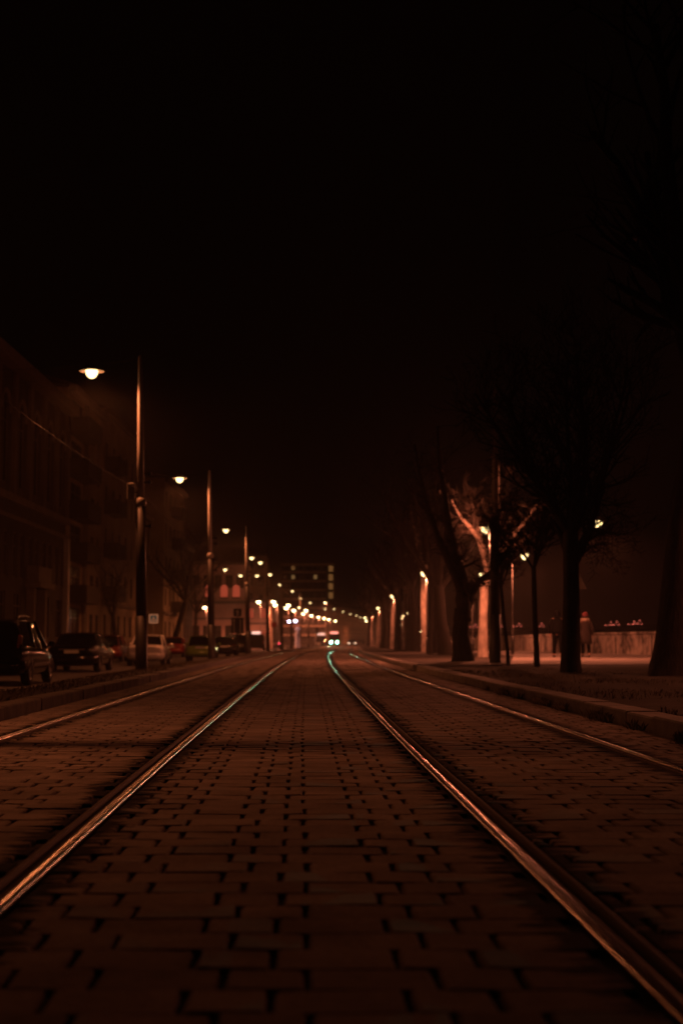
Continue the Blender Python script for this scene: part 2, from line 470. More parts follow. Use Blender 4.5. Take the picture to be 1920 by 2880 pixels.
H_LAMP = 7.42
row = [(10.8, None), (38.7, (258,1043)), (64, (505,1345)), (94, (635,1490)), (124.5, (707.5,1568)), (132.5, (732,1581)),
       (155, (759,1614.8)), (182, (787,1643.5)), (205, (821.6,1662)), (239, (844,1682)), (267, (872,1694.6)),
       (312, (914,1712)), (318, (939,1712.4)), (344, (964,1720)), (370, (984.5,1726.4)), (395, (1001.5,1731)), (423, (1013.4,1736)), (451, (1031,1740.5)), (479, (1042,1744.5))]  # the last two lamps are added to brighten the far house front
LABEL_ROW = {1: 'nearest and largest sodium lamp hanging over the road beside the tallest mast',
             2: 'second largest glowing dish lamp over the road, between the first and second mast',
             3: 'third glowing dish lamp over the road, between the second and third mast'}
hang = []
for i, (d, px) in enumerate(row):
    if px is None: p = Vector((-6.05, d, 8.15))
    else: p = P(px[0], px[1], d)
    if i == 0: lab = 'dish lamp over the road outside the picture, lighting the near paving'
    else: lab = LABEL_ROW.get(i, f'{ORD[i-1]} glowing dish lamp, counting away from the camera along the left road')  # the last two of the row are added lamps
    hang.append(hanging_lamp(lab, p, 'dish lamps hung over the left road', light=d < 500, power=LEFT_LAMP * (.98 if i == 0 else 2.2 if d > 300 else 1.15), blend=(1 if i == 0 else .6), cone=(118 if i == 0 else 180), side=(.008 if i == 0 else .02 if d < 130 else 0)))

for i, (d, nx, ny) in enumerate(((144,633,1601),(157,676,1618),(158,722.6,1618))):
    hang.append(hanging_lamp(f'{["left","middle","right"][i]} one of three lower dish lamps between the second and fourth mast', P(nx, ny, d), 'dish lamps over the far lane', power=LEFT_LAMP*.5))

# tapered steel masts carrying the wires
def mast(label, base, top, group, wide=.17, box=True):
    h = top.z - base.z
    t = thing('tram_mast', label, 'mast', base, 0, group)
    lean = Vector((top.x - base.x, top.y - base.y, 0))
    def at(z): return (lean.x * z / h, lean.y * z / h, z)
    MB().tube([at(z) for z in (-.3, .0, 1.45)], [wide, wide, wide*.985], 12).build('base_sleeve', M['mast_dark'], t, smooth=True)
    MB().tube([at(z) for z in (1.45, 3.0, 4.55)], [wide*.88, wide*.83, wide*.78], 12).build('lower_shaft', M['mast_dark'], t, smooth=True)
    MB().tube([at(z) for z in (4.55, 6.0, 7.4, h-.05, h)], [wide*.60, wide*.53, wide*.44, wide*.26, .01], 12).build('upper_shaft', M['pole_paint'], t, smooth=True)
    a = at(4.55)
    MB().lathe([(wide*.80,-.10),(wide*.92,-.06),(wide*.92,.08),(wide*.62,.13)], 12, a).build('collar', M['lamp_dish'], t, smooth=True)
    for z in (5.1, 5.35, 3.9):
        a = at(z); MB().tube([(a[0]+.08, a[1], z), (a[0]+.26, a[1]-.03, z+.01)], .025, 6).lathe([(.0,-.06),(.05,-.03),(.05,.04),(0,.06)], 8, (a[0]+.26, a[1]-.03, z)).build('insulator', M['dark_metal'], t, smooth=True)
    if box:
        a = at(4.85)
        MB().box(a[0]-.36, a[0]-.16, a[1]-.10, a[1]+.10, 4.62, 5.08).build('switch_box', M['lamp_dish'], t, bevel=.02)
        MB().box(a[0]-.2, a[0]-.05, a[1]-.02, a[1]+.02, 4.8, 4.84).build('box_bracket', M['dark_metal'], t)
    return t
masts_px = [(38.7, (398,1884), (394,998)), (64, (595,1849), (588.5,1322)), (94, (698,1838), (692,1478)), (122, (753.5,1832), (750,1555)),
            (150, (793,1828), (790,1606)), (178, (820,1825), (817,1640)), (207, (845,1823), (843.5,1663)), (237, (868,1821), (867,1683))]
MLAB = ['tallest grey mast nearest the camera, standing in the earth strip by the silver car',
        'second mast along the kerb, standing in front of the green car',
        'third mast along the kerb, right of the black lane arrow boards']
cables = []
prev = None
nearm = mast('grey mast beside the near kerb, just outside the picture', Vector((-5.0, 10.75, 0.0)), Vector((-5.12, 10.75, 8.6)), 'masts along the left kerb')
prev = Vector((-5.12, 10.75, 4.72))
def cable(label, a, b, sag, r=.012, group=None, name='overhead_cable'):
    pts = []
    for i in range(17):
        u = i / 16; p = a.lerp(b, u); p.z -= 4 * sag * u * (1 - u); pts.append(p)
    o = MB().tube(pts, r, 5).build(name, M['wire'], smooth=True)
    return tag(o, label, 'cable', group)
for i, (d, b, t_) in enumerate(masts_px):
    base, top = P(*b, d), P(*t_, d)
    lab = MLAB[i] if i < 3 else f'{ORD[i]} mast along the left kerb, counted from the camera'
    mast(lab, base, top, 'masts along the left kerb', box=(i in (0,)))
    u = (4.9 - base.z) / (top.z - base.z)
    cur = base.lerp(top, u)
    if i < 6: cable(f'sagging cable running to the {ORD[i]} mast from the mast before it', prev, cur, .28, .010, 'cables strung from mast to mast')
    prev = cur
    # span wire from the mast top over the lamp to the house wall
    if i < 6:
        lp = hang[i + 1 if i < 4 else i + 2].location
        tp = base.lerp(top, .985)
        cable(f'thin span wire that carries the {ORD[i]} dish lamp from its mast to the house wall', tp, Vector((-17.95, d + .5, tp.z + .7)), .55, .006, 'span wires over the left road', 'span_wire')
cable('span wire carrying the dish lamp outside the picture', Vector((-5.12,10.75,8.45)), Vector((-17.9,11.2,9.2)), .55, .006, 'span wires over the left road', 'span_wire')

# masts on the tree side
mr_ = mast('thick dark mast between the pale forked tree and the thin young trees', Vector((4.62, 43, .12)), Vector((4.70, 43, 8.9)), 'masts on the tree side', wide=.17, box=False)

# lower post lamps: promenade rows, and the far ones
def post_lamp(label, lens, zbase, arm, group, light=True, lensmat=None, power=RIGHT_LAMP, col=SODIUM_ROSE, k=1.0, name='post_lamp', side=0):
    """lens = centre of the dish rim; the post stands arm metres to the left of it"""
    t = thing(name, label, 'street lamp', Vector((lens.x - arm, lens.y, zbase)), 0, group)
    h = lens.z - zbase
    MB().tube([(0,0,-.2),(0,0,.9)], [.085,.08], 10).build('post_foot', M['dark_metal'], t, smooth=True)
    MB().tube([(0,0,.9),(0,0,h*.6),(0,0,h-.05),(arm*.15,0,h+.18),(arm*.5,0,h+.27),(arm,0,h+.25)], [.05,.045,.038,.03,.028,.025], 8).build('post', M['pole_paint'], t, smooth=True)
    c = (arm, 0, h)
    profile_mesh('dish', [(.02,.26),(.08,.2),(.13,.09),(.235,.03),(.245,.012),(.235,.006),(.165,.02)], 20, M['lamp_dish'], t, c=c)
    profile_mesh('lens', [(.17*k,.012),(.168*k,-.05),(.14*k,-.15),(.085*k,-.22),(.03,-.255),(0,-.26)], 14, lensmat or M['lens'], t, c=c)
    if light: lamp_light(t, (arm, 0, h - .38), power, col, side)
    return t
G_A, G_B = 'promenade lamps among the trees', 'promenade lamps beside the flood wall'
rowA = [(52.8,(1364,1484)), (86,(1191,1610)), (129,(1103,1675)), (175,(1062.5,1709)), (210,(1043.5,1726))]
LA = ['glowing post lamp half hidden by the thick dark mast', 'glowing post lamp at the top of the second pale trunk',
      'pair of bright glows above a pale trunk left of the dark trunks', 'glowing post lamp above the pale trunk beside the tram rails bend',
      'farthest glowing post lamp among the trees']
LA[2] = 'bright post lamp in front of the forked pale trunk farther along'
for i, (d, px) in enumerate(rowA):
    p = P(*px, d)
    post_lamp(LA[i], p, .12, -.18, G_A, side=(1.2, .14, .08, 0, 0)[i])
rowB = [(50,(1679,1467)), (68.8,(1474,1559)), (88.5,(1355.5,1614)), (167,(1172,1704)), (206,(1143,1723.5)), (227,(1133,1731)), (250,(1130,1738)), (270,(1125,1742.6))]
LB = ['glowing post lamp behind the bare branches right of the thick dark tree', 'glowing post lamp on an arm beside the thin bare tree, above the wall',
      'small glowing lamp at the top of the pale trunk behind the mast']
for i, (d, px) in enumerate(rowB):
    lab = LB[i] if i < 3 else f'{ORD[i]} glowing lamp of the row beside the flood wall, counting away from the camera'
    post_lamp(lab, P(*px, d), .15, .62 if i != 0 else .85, G_B, light=i < 9)
for x, y, lab in ((9.8, 24, 'promenade lamp outside the picture, lighting the bark of the biggest tree'), (6.0, 14.5, 'added lamp outside the picture that lights the right kerb stones')):  # the second is an added lamp that brightens the right kerb and paving
    post_lamp(lab, Vector((x, y, 5.0)), .14, -.3, G_B, power=RIGHT_LAMP * (.5 if y > 20 else .21))
# far lamps on the left pavement and across the bend
G_F = 'distant lamps along the bend of the street'
far = [(192,726.8,1692,1),(192,768.7,1691.4,1),(190,575,1707.5,1),(203,773.8,1701.6,0),(203,810.8,1701.6,0),(218,804.4,1709.2,1),(235,826,1716.3,0),(425,840.8,1708.6,0),
       (245,859.9,1716.3,0),(283,852.2,1725.8,0),(283,875.2,1730.9,0),(300,895,1735.4,0),(314,911,1738.6,0),(330,924.3,1741.8,0),(353,943,1746.5,0),(425,914,1694.6,0),
       (420,1029.3,1746.5,0),(450,1068,1760,0)]
ORD2 = ORD + ['nineteenth','twentieth']
far.sort(key=lambda a: a[1])
for i, (d, nx, ny, lit) in enumerate(far):
    p = P(nx, ny, d)
    post_lamp(f'{ORD2[i]} distant street lamp from the left along the bend of the street', p, -.2, -.3, G_F, light=d < 335 or d == 425, side=.06 if d < 195 else 0,
              lensmat=M['lens_small'], power=LEFT_LAMP * (1.3 if d < 195 else 6 if d == 425 else 1.2), col=SODIUM_ROSE, k=1.6, name='street_lamp')
shore = [(505,1141,1764),(505,1127.6,1757),(520,1120.5,1752),(590,1116.7,1770),(640,1123.7,1773),(600,1183,1776),(600,1180,1785),(600,1127,1779),(420,1025.5,1737.5)]
shore.sort(key=lambda a: -a[2])
for i, (d, nx, ny) in enumerate(shore):
    p = P(nx, ny, d)
    post_lamp(f'tiny reddish lamp far off between the tree trunks, {ORD[i]} from the ground up', p, -.2, -.2, 'tiny lamps far off between the trunks', light=False,
              lensmat=M['lens_small'], k=1.1, name='street_lamp')
for i, (nx, ny) in enumerate(((813.3,1746.2),(830.6,1745))):
    M.setdefault('white_lens', glow('cool_white_lamp', (.80,.72,1.0), 20))
    post_lamp(['left', 'right'][i] + ' one of two cool white lamps above the advertising pillar', P(nx, ny, 196), -.2, -.25, 'two cool white lamps', light=False, lensmat=M['white_lens'], k=1.3, name='street_lamp')

# ================================================================== TREES (bare, winter)
def grow(rnd, m, p, dirv, length, r, depth, nseg=4, curl=.22, up=.12, kids=(3,5), rmin=.006):
    """one limb and everything that grows from it, as tubes in m; returns nothing"""
    pts = [p.copy()]; rad = [r]; d = dirv.normalized()
    for i in range(nseg):
        d = (d + Vector((rnd.uniform(-curl, curl), rnd.uniform(-curl, curl), rnd.uniform(-curl, curl) + up))).normalized()
        pts.append(pts[-1] + d * length / nseg); rad.append(max(rmin, r * (1 - .72 * (i + 1) / nseg)))
    m.tube(pts, rad, 7 if r > .06 else (5 if r > .02 else 3), cap=False)
    if depth <= 0: return
    for k in range(rnd.randint(*kids)):
        u = rnd.uniform(.3, 1.0); x = u * nseg; i = min(int(x), nseg - 1)
        q = pts[i].lerp(pts[i + 1], x - i)
        seg = (pts[i + 1] - pts[i]).normalized()
        side = Vector((rnd.uniform(-1, 1), rnd.uniform(-1, 1), rnd.uniform(-.5, .8)))
        side = (side - seg * side.dot(seg))
        if side.length < .1: continue
        side.normalize(); a = rnd.uniform(.5, 1.0)
        grow(rnd, m, q, seg * (1 - a * .5) + side * a, length * rnd.uniform(.4, .68), max(rmin, r * (1 - .72 * u) * .75), depth - 1, max(3, nseg - 1), curl * 1.15, up, kids, rmin)

def trunk_mesh(rnd, pts, rad, n=14, flare=0, rough=.06):
    m = MB(); fine = []; fr = []
    pts = [Vector(p) for p in pts]
    for i in range(len(pts) - 1):
        for s in range(5):
            u = s / 5; fine.append(pts[i].lerp(pts[i+1], u)); fr.append(rad[i] + (rad[i+1] - rad[i]) * u)
    fine.append(pts[-1]); fr.append(rad[-1])
    m.tube(fine, fr, n, cap=True)
    lob = [rnd.uniform(-1, 1) for _ in range(n)]
    base = fine[0]
    for i in range(len(m.v)):
        ring, k = divmod(i, n)
        c = fine[ring]; v = Vector(m.v[i]); o = v - c
        hgt = c.z - base.z
        f = 1 + rough * lob[k] + rnd.uniform(-rough, rough) * .7
        if flare: f += flare * math.exp(-hgt / (.35 + fr[0] * .4)) * (1 + .55 * lob[k])
        m.v[i] = tuple(c + o * f)
    return m

def tree(label, base, height, r, fork, seed, group, bark='bark_dark', nlimb=5, spread=.55, lean=(0,0), flare=.35, depth=3, llen=None, name='bare_tree', cat='tree', kids=(3,5), lr=.55):
    rnd = random.Random(seed)
    t = thing(name, label, cat, base, 0, group)
    top = Vector((lean[0], lean[1], fork))
    mid = Vector((lean[0]*.45 + rnd.uniform(-.3, .3)*r, lean[1]*.45, fork*.5))
    trunk_mesh(rnd, [(0,0,-.25), (lean[0]*.05, lean[1]*.05, fork*.15), mid, top], [r*1.06, r, r*.9, r*.84], 16, flare).build('trunk', M[bark], t, smooth=True)
    ll = llen or (height - fork) * .62
    a0 = rnd.uniform(0, 6.28)
    tw = MB()
    for k in range(nlimb):
        a = a0 + 2 * math.pi * k / nlimb + rnd.uniform(-.35, .35)
        tilt = spread * rnd.uniform(.5, 1.25) if k else spread * .2
        d = Vector((math.cos(a) * math.sin(tilt), math.sin(a) * math.sin(tilt), math.cos(tilt)))
        lm = MB(); L = ll * rnd.uniform(.8, 1.15); rr = r * lr * rnd.uniform(.75, 1.1)
        pts = [top - Vector((0, 0, r*.6))]; rad = [rr]; dd = d.copy()
        for i in range(6):
            dd = (dd + Vector((rnd.uniform(-.16,.16), rnd.uniform(-.16,.16), rnd.uniform(-.05,.17)))).normalized()
            pts.append(pts[-1] + dd * L / 6); rad.append(rr * (1 - .75 * (i + 1) / 6))
        lm.tube(pts, rad, 8, cap=False); lm.build('limb', M[bark], t, smooth=True)
        for j in range(int(5 + 3 * depth)):
            x = rnd.uniform(1.0, 6.0); i = min(int(x), 5); q = pts[i].lerp(pts[i+1], x - i); seg = (pts[i+1] - pts[i]).normalized()
            side = Vector((rnd.uniform(-1,1), rnd.uniform(-1,1), rnd.uniform(-.3,.7))).normalized()
            grow(rnd, tw, q, seg * .6 + side * .8, L * rnd.uniform(.22, .42), max(.01, rad[i] * .5), depth - 2, 4, .24, .1, kids)
    if nlimb: tw.build('crown', M['bark_dark'], t, smooth=True)
    return t

G_T = 'bare trees between the tracks and the promenade'
# the biggest tree at the picture edge
b = P(1910, 1900, 27.5); b.z = .14
tree('huge rough barked tree trunk at the edge of the promenade, nearest of all trees', Vector((b.x + .05, 27.3, .12)), 16, .50, 5.6, 21, G_T, lean=(.75, .3), flare=.42, nlimb=6, spread=.6, lr=.5)
# thick dark tree hiding part of the walking couple
tree('straight dark tree that hides part of the walking couple', Vector((P(1605,1800,30.7).x, 30.7, .12)), 11, .195, 3.05, 5, G_T, lean=(.03, 0), flare=.22, nlimb=7, spread=.55, llen=3.6, depth=4, lr=.5)
def extra_limbs(t, base, d, limbs, bark, seed, n=26):
    rnd = random.Random(seed); tw = MB()
    for pl, rad in limbs:
        pts = [P(x, y, d + dy) - base for x, y, dy in pl]; fine = []; fr = []
        for i in range(len(pts) - 1):
            for s in range(4):
                u = s/4; fine.append(pts[i].lerp(pts[i+1], u) + Vector((rnd.uniform(-1,1), rnd.uniform(-1,1), rnd.uniform(-1,1))) * .018); fr.append((rad[i] + (rad[i+1]-rad[i])*u) * rnd.uniform(.93, 1.07))
        fine.append(pts[-1]); fr.append(rad[-1])
        MB().tube(fine, fr, 9, cap=True).build('limb', M[bark], t, smooth=True)
        for j in range(n):
            i = rnd.randrange(len(fine)//4, len(fine) - 1); seg = (fine[i+1] - fine[i]).normalized()
            side = Vector((rnd.uniform(-1,1), rnd.uniform(-1,1), rnd.uniform(-.7,.8))).normalized()
            grow(rnd, tw, fine[i], seg*.6 + side, rnd.uniform(.3, .9), max(.008, fr[i]*.3), 2, 4, .34, .02, (2,4), .004)
    tw.build('crown', M[bark], t, smooth=True)
dt = [o for o in COL.objects if o.get('label') == 'straight dark tree that hides part of the walking couple'][0]
extra_limbs(dt, dt.location, 30.7, [
    ([(1615,1580,0),(1640,1530,-.1),(1658,1490,-.2),(1668,1455,-.3),(1688,1400,-.4),(1702,1330,-.5)], [.12,.105,.085,.075,.055,.03]),
    ([(1640,1532,0),(1668,1508,-.2),(1700,1497,-.4),(1738,1505,-.6),(1768,1498,-.8)], [.05,.04,.03,.02,.01]),
    ([(1636,1560,0),(1660,1536,.2),(1690,1530,.4),(1712,1526,.5)], [.035,.028,.02,.01]),
    ([(1600,1560,0),(1572,1490,.2),(1555,1400,.3),(1520,1320,.4)], [.11,.09,.06,.03])], 'bark_dark', 31)
# two thin young trees
tree('young tree with a straight stem and bushy twigs, left of the walking couple', Vector((P(1508,1800,37).x, 37, .12)), 6, .075, 2.55, 8, G_T, lean=(-.05, 0), flare=.15, nlimb=6, spread=.8, llen=2.0, depth=4, lr=.5, name='young_tree')
tree('thinnest young tree with a slightly bent stem, next to the thick mast', Vector((P(1428,1800,40).x, 40, .12)), 5, .055, 2.15, 14, G_T, lean=(-.18, 0), flare=.15, nlimb=5, spread=.65, llen=1.7, depth=4, lr=.5, name='young_tree')

# pale forked tree lit by the lamp, limbs followed from life
def pale_tree():
    rnd = random.Random(4); d = 57.5
    b = P(1357, 1850, d); b.z = .12
    t = thing('plane_tree', 'pale forked plane tree with brightly lit limbs behind the thick mast', 'tree', b, 0, G_T)
    def w(pl, y0=d): return [P(x, y, y0 + dy) - b for x, y, dy in pl]
    tp = [Vector((0,0,-.25))] + w([(1357,1840,0),(1358,1740,0),(1361,1650,0),(1376,1592,0)])
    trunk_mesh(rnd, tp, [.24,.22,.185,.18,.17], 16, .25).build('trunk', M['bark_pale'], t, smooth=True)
    limbs = [([(1376,1596,0),(1366,1582,-.2),(1354,1532,-.5),(1342,1506,-.8),(1322,1484,-1.1),(1301,1463,-1.4),(1285,1440,-1.6),(1270,1405,-1.7)], [.16,.15,.135,.125,.105,.07,.05,.03]),
             ([(1349,1516,-.6),(1346,1496,-.6),(1340,1474,-.5),(1332,1443,-.3),(1324,1395,0)], [.09,.085,.07,.055,.03]),
             ([(1378,1600,0),(1396,1572,-.2),(1413,1546,-.5),(1431,1521,-.8),(1456,1488,-1.1),(1484,1458,-1.3),(1510,1415,-1.4)], [.14,.135,.12,.11,.085,.06,.035]),
             ([(1380,1590,.2),(1388,1540,.8),(1392,1480,1.4),(1400,1380,1.8),(1404,1300,2)], [.12,.11,.09,.06,.03])]
    tw = MB()
    for pl, rad in limbs:
        pts = w(pl)
        fine = []; fr = []
        for i in range(len(pts) - 1):
            for s in range(4):
                u = s/4; fine.append(pts[i].lerp(pts[i+1], u) + Vector((rnd.uniform(-1,1), 0, rnd.uniform(-1,1))) * .02); fr.append((rad[i] + (rad[i+1]-rad[i])*u) * rnd.uniform(.93, 1.07))
        fine.append(pts[-1]); fr.append(rad[-1])
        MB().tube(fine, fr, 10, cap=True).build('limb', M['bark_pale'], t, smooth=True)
        for j in range(20):
            i = rnd.randrange(len(fine)//4, len(fine) - 1); seg = (fine[i+1] - fine[i]).normalized()
            side = Vector((rnd.uniform(-1,1), rnd.uniform(-1,1), rnd.uniform(-.6,.8))).normalized()
            grow(rnd, tw, fine[i], seg*.5 + side, rnd.uniform(.4, 1.1), max(.012, fr[i]*.28), 2, 4, .3, .05, (2,3), .007)
    tw.build('crown', M['bark_twig'], t, smooth=True)
pale_tree()
# trees farther along: (pixel x of the base, distance, radius, fork height, bark, lean, label)
more = [
        (1252, 70, .31, 3.4, 'bark_dark', (-.32,0), 'leaning dark trunk between the stout trunk and the second pale trunk'),
        (1224, 79, .22, 4.0, 'bark_dark', (-.12,0), 'slim dark trunk right beside the second pale trunk'),
        (1195, 89, .22, 4.9, 'bark_pale', (-.06,0), 'second pale plane trunk, lit up to a lamp at its top'),
        (1208, 74, .16, 3.6, 'bark_dark', (.1,0), 'slender dark stem just right of the second pale trunk'),
        (1172, 96, .22, 4.2, 'bark_dark', (-.15,0), 'slender dark stem just left of the second pale trunk'),
        (1117, 116, .26, 4.0, 'bark_dark', (.1,0), 'dark trunk between the third pale trunk and the thin pale trunks'),
        (1155, 101, .36, 5.0, 'bark_dark', (.12,0), 'dark trunk left of the second pale trunk'),
        (1140, 112, .14, 4.4, 'bark_mid', (.05,0), 'thin pale trunk with a lit foot among the dark trunks'),
        (1127, 118, .13, 4.2, 'bark_mid', (-.1,0), 'thinner pale trunk with a lit foot, left of its twin'),
        (1104, 132, .24, 4.6, 'bark_mid', (.12,0), 'third pale trunk with a side limb under the paired lamp glow'),
        (1090, 137, .30, 3.6, 'bark_dark', (-.1,0), 'dark trunk just left of the third pale trunk'),
        (1078, 148, .30, 4.2, 'bark_dark', (.1,0), 'dark trunk right of the fourth pale trunk'),
        (1064, 180, .30, 4.6, 'bark_mid', (.1,0), 'fourth pale trunk, below two touching lamp glows'),
        (1047, 214, .28, 5.2, 'bark_mid', (-.5,0), 'farthest pale trunk, beside the bend of the rails'),
        (1036, 205, .24, 4.2, 'bark_dark', (.2,0), 'farthest dark trunk before the street bends away')]
fb = Vector((P(1301, 1830, 46.5).x, 46.5, .1))
ft = tree('stout dark trunk left of the pale forked tree, widening into its fork', fb, 12, .30, 1.75, 100, G_T, nlimb=0, lean=(-.02,0), flare=.35)
extra_limbs(ft, fb, 46.5, [
    ([(1303,1745,0),(1303,1700,0),(1300,1640,0),(1280,1560,.2),(1256,1450,.3),(1240,1330,.5),(1230,1200,.6)], [.27,.255,.22,.17,.12,.08,.03]),
    ([(1296,1660,0),(1272,1600,-.3),(1240,1530,-.5),(1205,1440,-.8),(1180,1340,-1.),(1165,1250,-1)], [.16,.14,.12,.09,.06,.03]),
    ([(1310,1715,0),(1328,1668,.1),(1348,1632,.3),(1372,1618,.5),(1404,1600,.8),(1450,1570,1.2),(1490,1520,1.5)], [.17,.13,.105,.095,.08,.05,.02]),
], 'bark_dark', 41, 40)
for i, (nx, d, r, fk, bark, ln, lab) in enumerate(more):
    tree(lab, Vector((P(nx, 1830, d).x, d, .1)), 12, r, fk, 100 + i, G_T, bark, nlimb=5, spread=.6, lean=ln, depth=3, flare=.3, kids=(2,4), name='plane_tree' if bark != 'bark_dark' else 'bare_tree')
G_TL = 'bare trees on the pavement by the houses'
for i, (nx, d, r, fk, h, ln, lab) in enumerate([(328, 92, .13, 2.6, 8, (-.25,0), 'small crooked tree on the pavement before the house with balconies'),
        (486, 122, .26, 4.6, 13, (1.0,.5), 'leaning dark tree on the pavement left of the second mast'),
        (545, 150, .20, 4.0, 12, (.2,0), 'bare tree on the pavement beyond the green car'),
        (572, 205, .20, 3.5, 11, (.0,0), 'bare tree before the lit house with arched windows'),
        (640, 225, .18, 3.2, 10, (.0,0), 'bare tree right before the cornice of the lit house')]):
    tree(lab, Vector((P(nx, 1830, d).x, d, -.2)), h, r, fk, 300 + i, G_TL, 'bark_dark', nlimb=5, spread=.7, lean=ln, depth=3, flare=.25, kids=(2,4), name='bare_tree')

# ================================================================== CARS, TRAM, SIGNS
def car(label, pos, rz=0, kind='sedan', paint='black_paint', L=4.5, W=1.75, group='cars parked along the left road', lit=None, name='parked_car'):
    """origin on the ground under the middle; y points to the front, x to the right"""
    t = thing(name, label, 'car', pos, rz, group)
    hw = W / 2; h2 = L / 2; pm = M[paint]
    belt = {'sedan': .90, 'hatch': .92, 'estate': .98}[kind]; roof = {'sedan': 1.42, 'hatch': 1.46, 'estate': 1.66}[kind]
    # lower body: rings along the length  (y, half width, bottom, shoulder height)
    rear_h = {'sedan': .98, 'hatch': .93, 'estate': .99}[kind]
    st = [(-h2, hw*.80, .38, rear_h*.84), (-h2+.06, hw*.90, .30, rear_h*.93), (-h2+.3, hw*.985, .24, rear_h), (-h2+.9, hw, .21, belt+.03), (0, hw, .20, belt),
          (h2-1.25, hw, .21, belt-.02), (h2-.6, hw*.97, .23, belt-.13), (h2-.15, hw*.88, .28, belt-.24), (h2, hw*.72, .36, belt-.36)]
    m = MB(); vs = []; fs = []
    for y, w, zb, zt in st:
        mid = zb + (zt - zb) * .55
        half = [(w*.86, zb), (w*.97, zb+.07), (w, mid), (w*.975, zt-.09), (w*.90, zt-.01), (w*.55, zt+.015)]
        ring = half + [(-x, z) for x, z in reversed(half)]
        vs += [(x, y, z) for x, z in ring]
    k = 12
    for i in range(len(st) - 1):
        for j in range(k):
            j2 = (j+1) % k; fs.append((i*k+j, i*k+j2, (i+1)*k+j2, (i+1)*k+j))
    fs.append(tuple(range(k))); fs.append(tuple((len(st)-1)*k + j for j in reversed(range(k))))
    m.add(vs, fs); m.build('body', pm, t, smooth=True, subsurf=2)
    # glasshouse and roof
    if kind == 'sedan': y0, y1, y2, y3 = -h2+.75, -h2+1.38, h2-2.05, h2-1.25
    elif kind == 'hatch': y0, y1, y2, y3 = -h2+.16, -h2+.55, h2-1.75, h2-1.0
    else: y0, y1, y2, y3 = -h2+.14, -h2+.42, h2-1.85, h2-.95
    wb, wr = hw*.90, hw*.70
    zb = belt - .06
    zr = roof - .05
    def ring(y, w, z): return [(w, y, z), (-w, y, z)]
    gm = MB()
    lo = [(y0, wb*.9), ((y0+y1)/2, wb), (y2, wb*1.0), (y3, wb*.92)]
    up = [(y1, wr*.92), (y1+.35, wr), (y2-.3, wr), (y2, wr*.93)]
    vs = [(w, y, zb) for y, w in lo] + [(-w, y, zb) for y, w in reversed(lo)] + [(w, y, zr - .02*(i in (0,3))) for i, (y, w) in enumerate(up)] + [(-w, y, zr - .02*(i in (0,3))) for i, (y, w) in reversed(list(enumerate(up)))]
    fs = [(i, (i+1) % 8, 8 + (i+1) % 8, 8 + i) for i in range(8)] + [tuple(range(8, 16))]
    gm.add(vs, fs); gm.build('window_band', M['glass'], t, smooth=True, bevel=.04)
    rm = MB(); vs = []; fs = []
    for (y, w, dz) in ((y1-.05, wr*.90, -.055), (y1+.1, wr*.98, -.015), (y1+.45, wr*1.02, .02), ((y1+y2)/2, wr*1.03, .035), (y2-.35, wr*1.01, .015), (y2-.02, wr*.95, -.03), (y2+.06, wr*.90, -.065)):
        for x, zz in ((w, -.045), (w*.96, .0), (w*.6, .022), (0, .03), (-w*.6, .022), (-w*.96, .0), (-w, -.045)):
            vs.append((x, y, roof - .04 + dz + zz))
    for i in range(6):
        for j in range(6): fs.append((i*7+j, i*7+j+1, (i+1)*7+j+1, (i+1)*7+j))
    rm.add(vs, fs); rm.build('roof', pm, t, smooth=True, subsurf=1)
    for s in (1, -1):
        for (ya, wa, yb, wbb) in ((y0+.02, wb*.93, y1, wr*.95), (y3-.02, wb*.95, y2+.02, wr*.96), ((y1*.45+y2*.55), wb*1.0, (y1*.45+y2*.55)-.05, wr*1.02)):
            MB().tube([(s*wa, ya, zb+.01), (s*(wa*.52+wbb*.48), ya*.5+yb*.5, (zb+zr)/2+.01), (s*wbb, yb, zr)], [.045,.038,.035], 6).build('pillar', pm, t, smooth=True)
    if kind in ('estate', 'hatch'):
        MB().tube([(0, y0+.2, zb-.02), (0, y0+.2, zb-.01)], .01, 4).build('wiper', M['plastic'], t)
    # bumpers, lamps, plate
    def bump(y, s, z):
        vs = []; m = MB()
        pts = [(-hw*.99, y+s*.42), (-hw*.93, y+s*.10), (-hw*.6, y-s*.035), (0, y-s*.06), (hw*.6, y-s*.035), (hw*.93, y+s*.10), (hw*.99, y+s*.42)]
        sec = [(.0, z-.12), (.03, z-.09), (.035, z+.04), (.0, z+.10)]
        k = len(sec)
        for x, yy in pts:
            for o, zz in sec: vs.append((x*(1+o*.25), yy - s*o, zz))
        fs = []
        for i in range(len(pts)-1):
            for j in range(k-1): fs.append((i*k+j, i*k+j+1, (i+1)*k+j+1, (i+1)*k+j))
        m.add(vs, fs); m.build('bumper', pm, t, smooth=True)
    bump(-h2, 1, .50); bump(h2, -1, .46)
    tz = {'sedan': .80, 'hatch': .84, 'estate': .98}[kind]
    for s in (1, -1):
        tm = MB()
        if kind == 'estate': poly = [(.74,-.0),(.86,.0),(.88,.30),(.79,.34)]
        else: poly = [(.56,-.04),(.90,-.06),(.93,.10),(.62,.11)]
        a = [(s*hw*x, -h2 + (.065 if x < .8 else .19), tz - .05 + z) for x, z in poly]
        bb = [(s*hw*x*(.97), -h2 + .32, tz - .05 + z) for x, z in poly]
        tm.add(a + bb, [(0,1,2,3),(4,7,6,5),(0,4,5,1),(1,5,6,2),(2,6,7,3),(3,7,4,0)])
        tm.build('tail_light', M['tail_lit'] if lit == 'rear' else M['tail'], t, bevel=.02)
        hm = MB(); a = [(s*hw*.55, h2-.06, .60), (s*hw*.86, h2-.22, .60), (s*hw*.90, h2-.30, .74), (s*hw*.58, h2-.18, .74)]
        bb = [(x*.95, y - .3, z) for x, y, z in a]
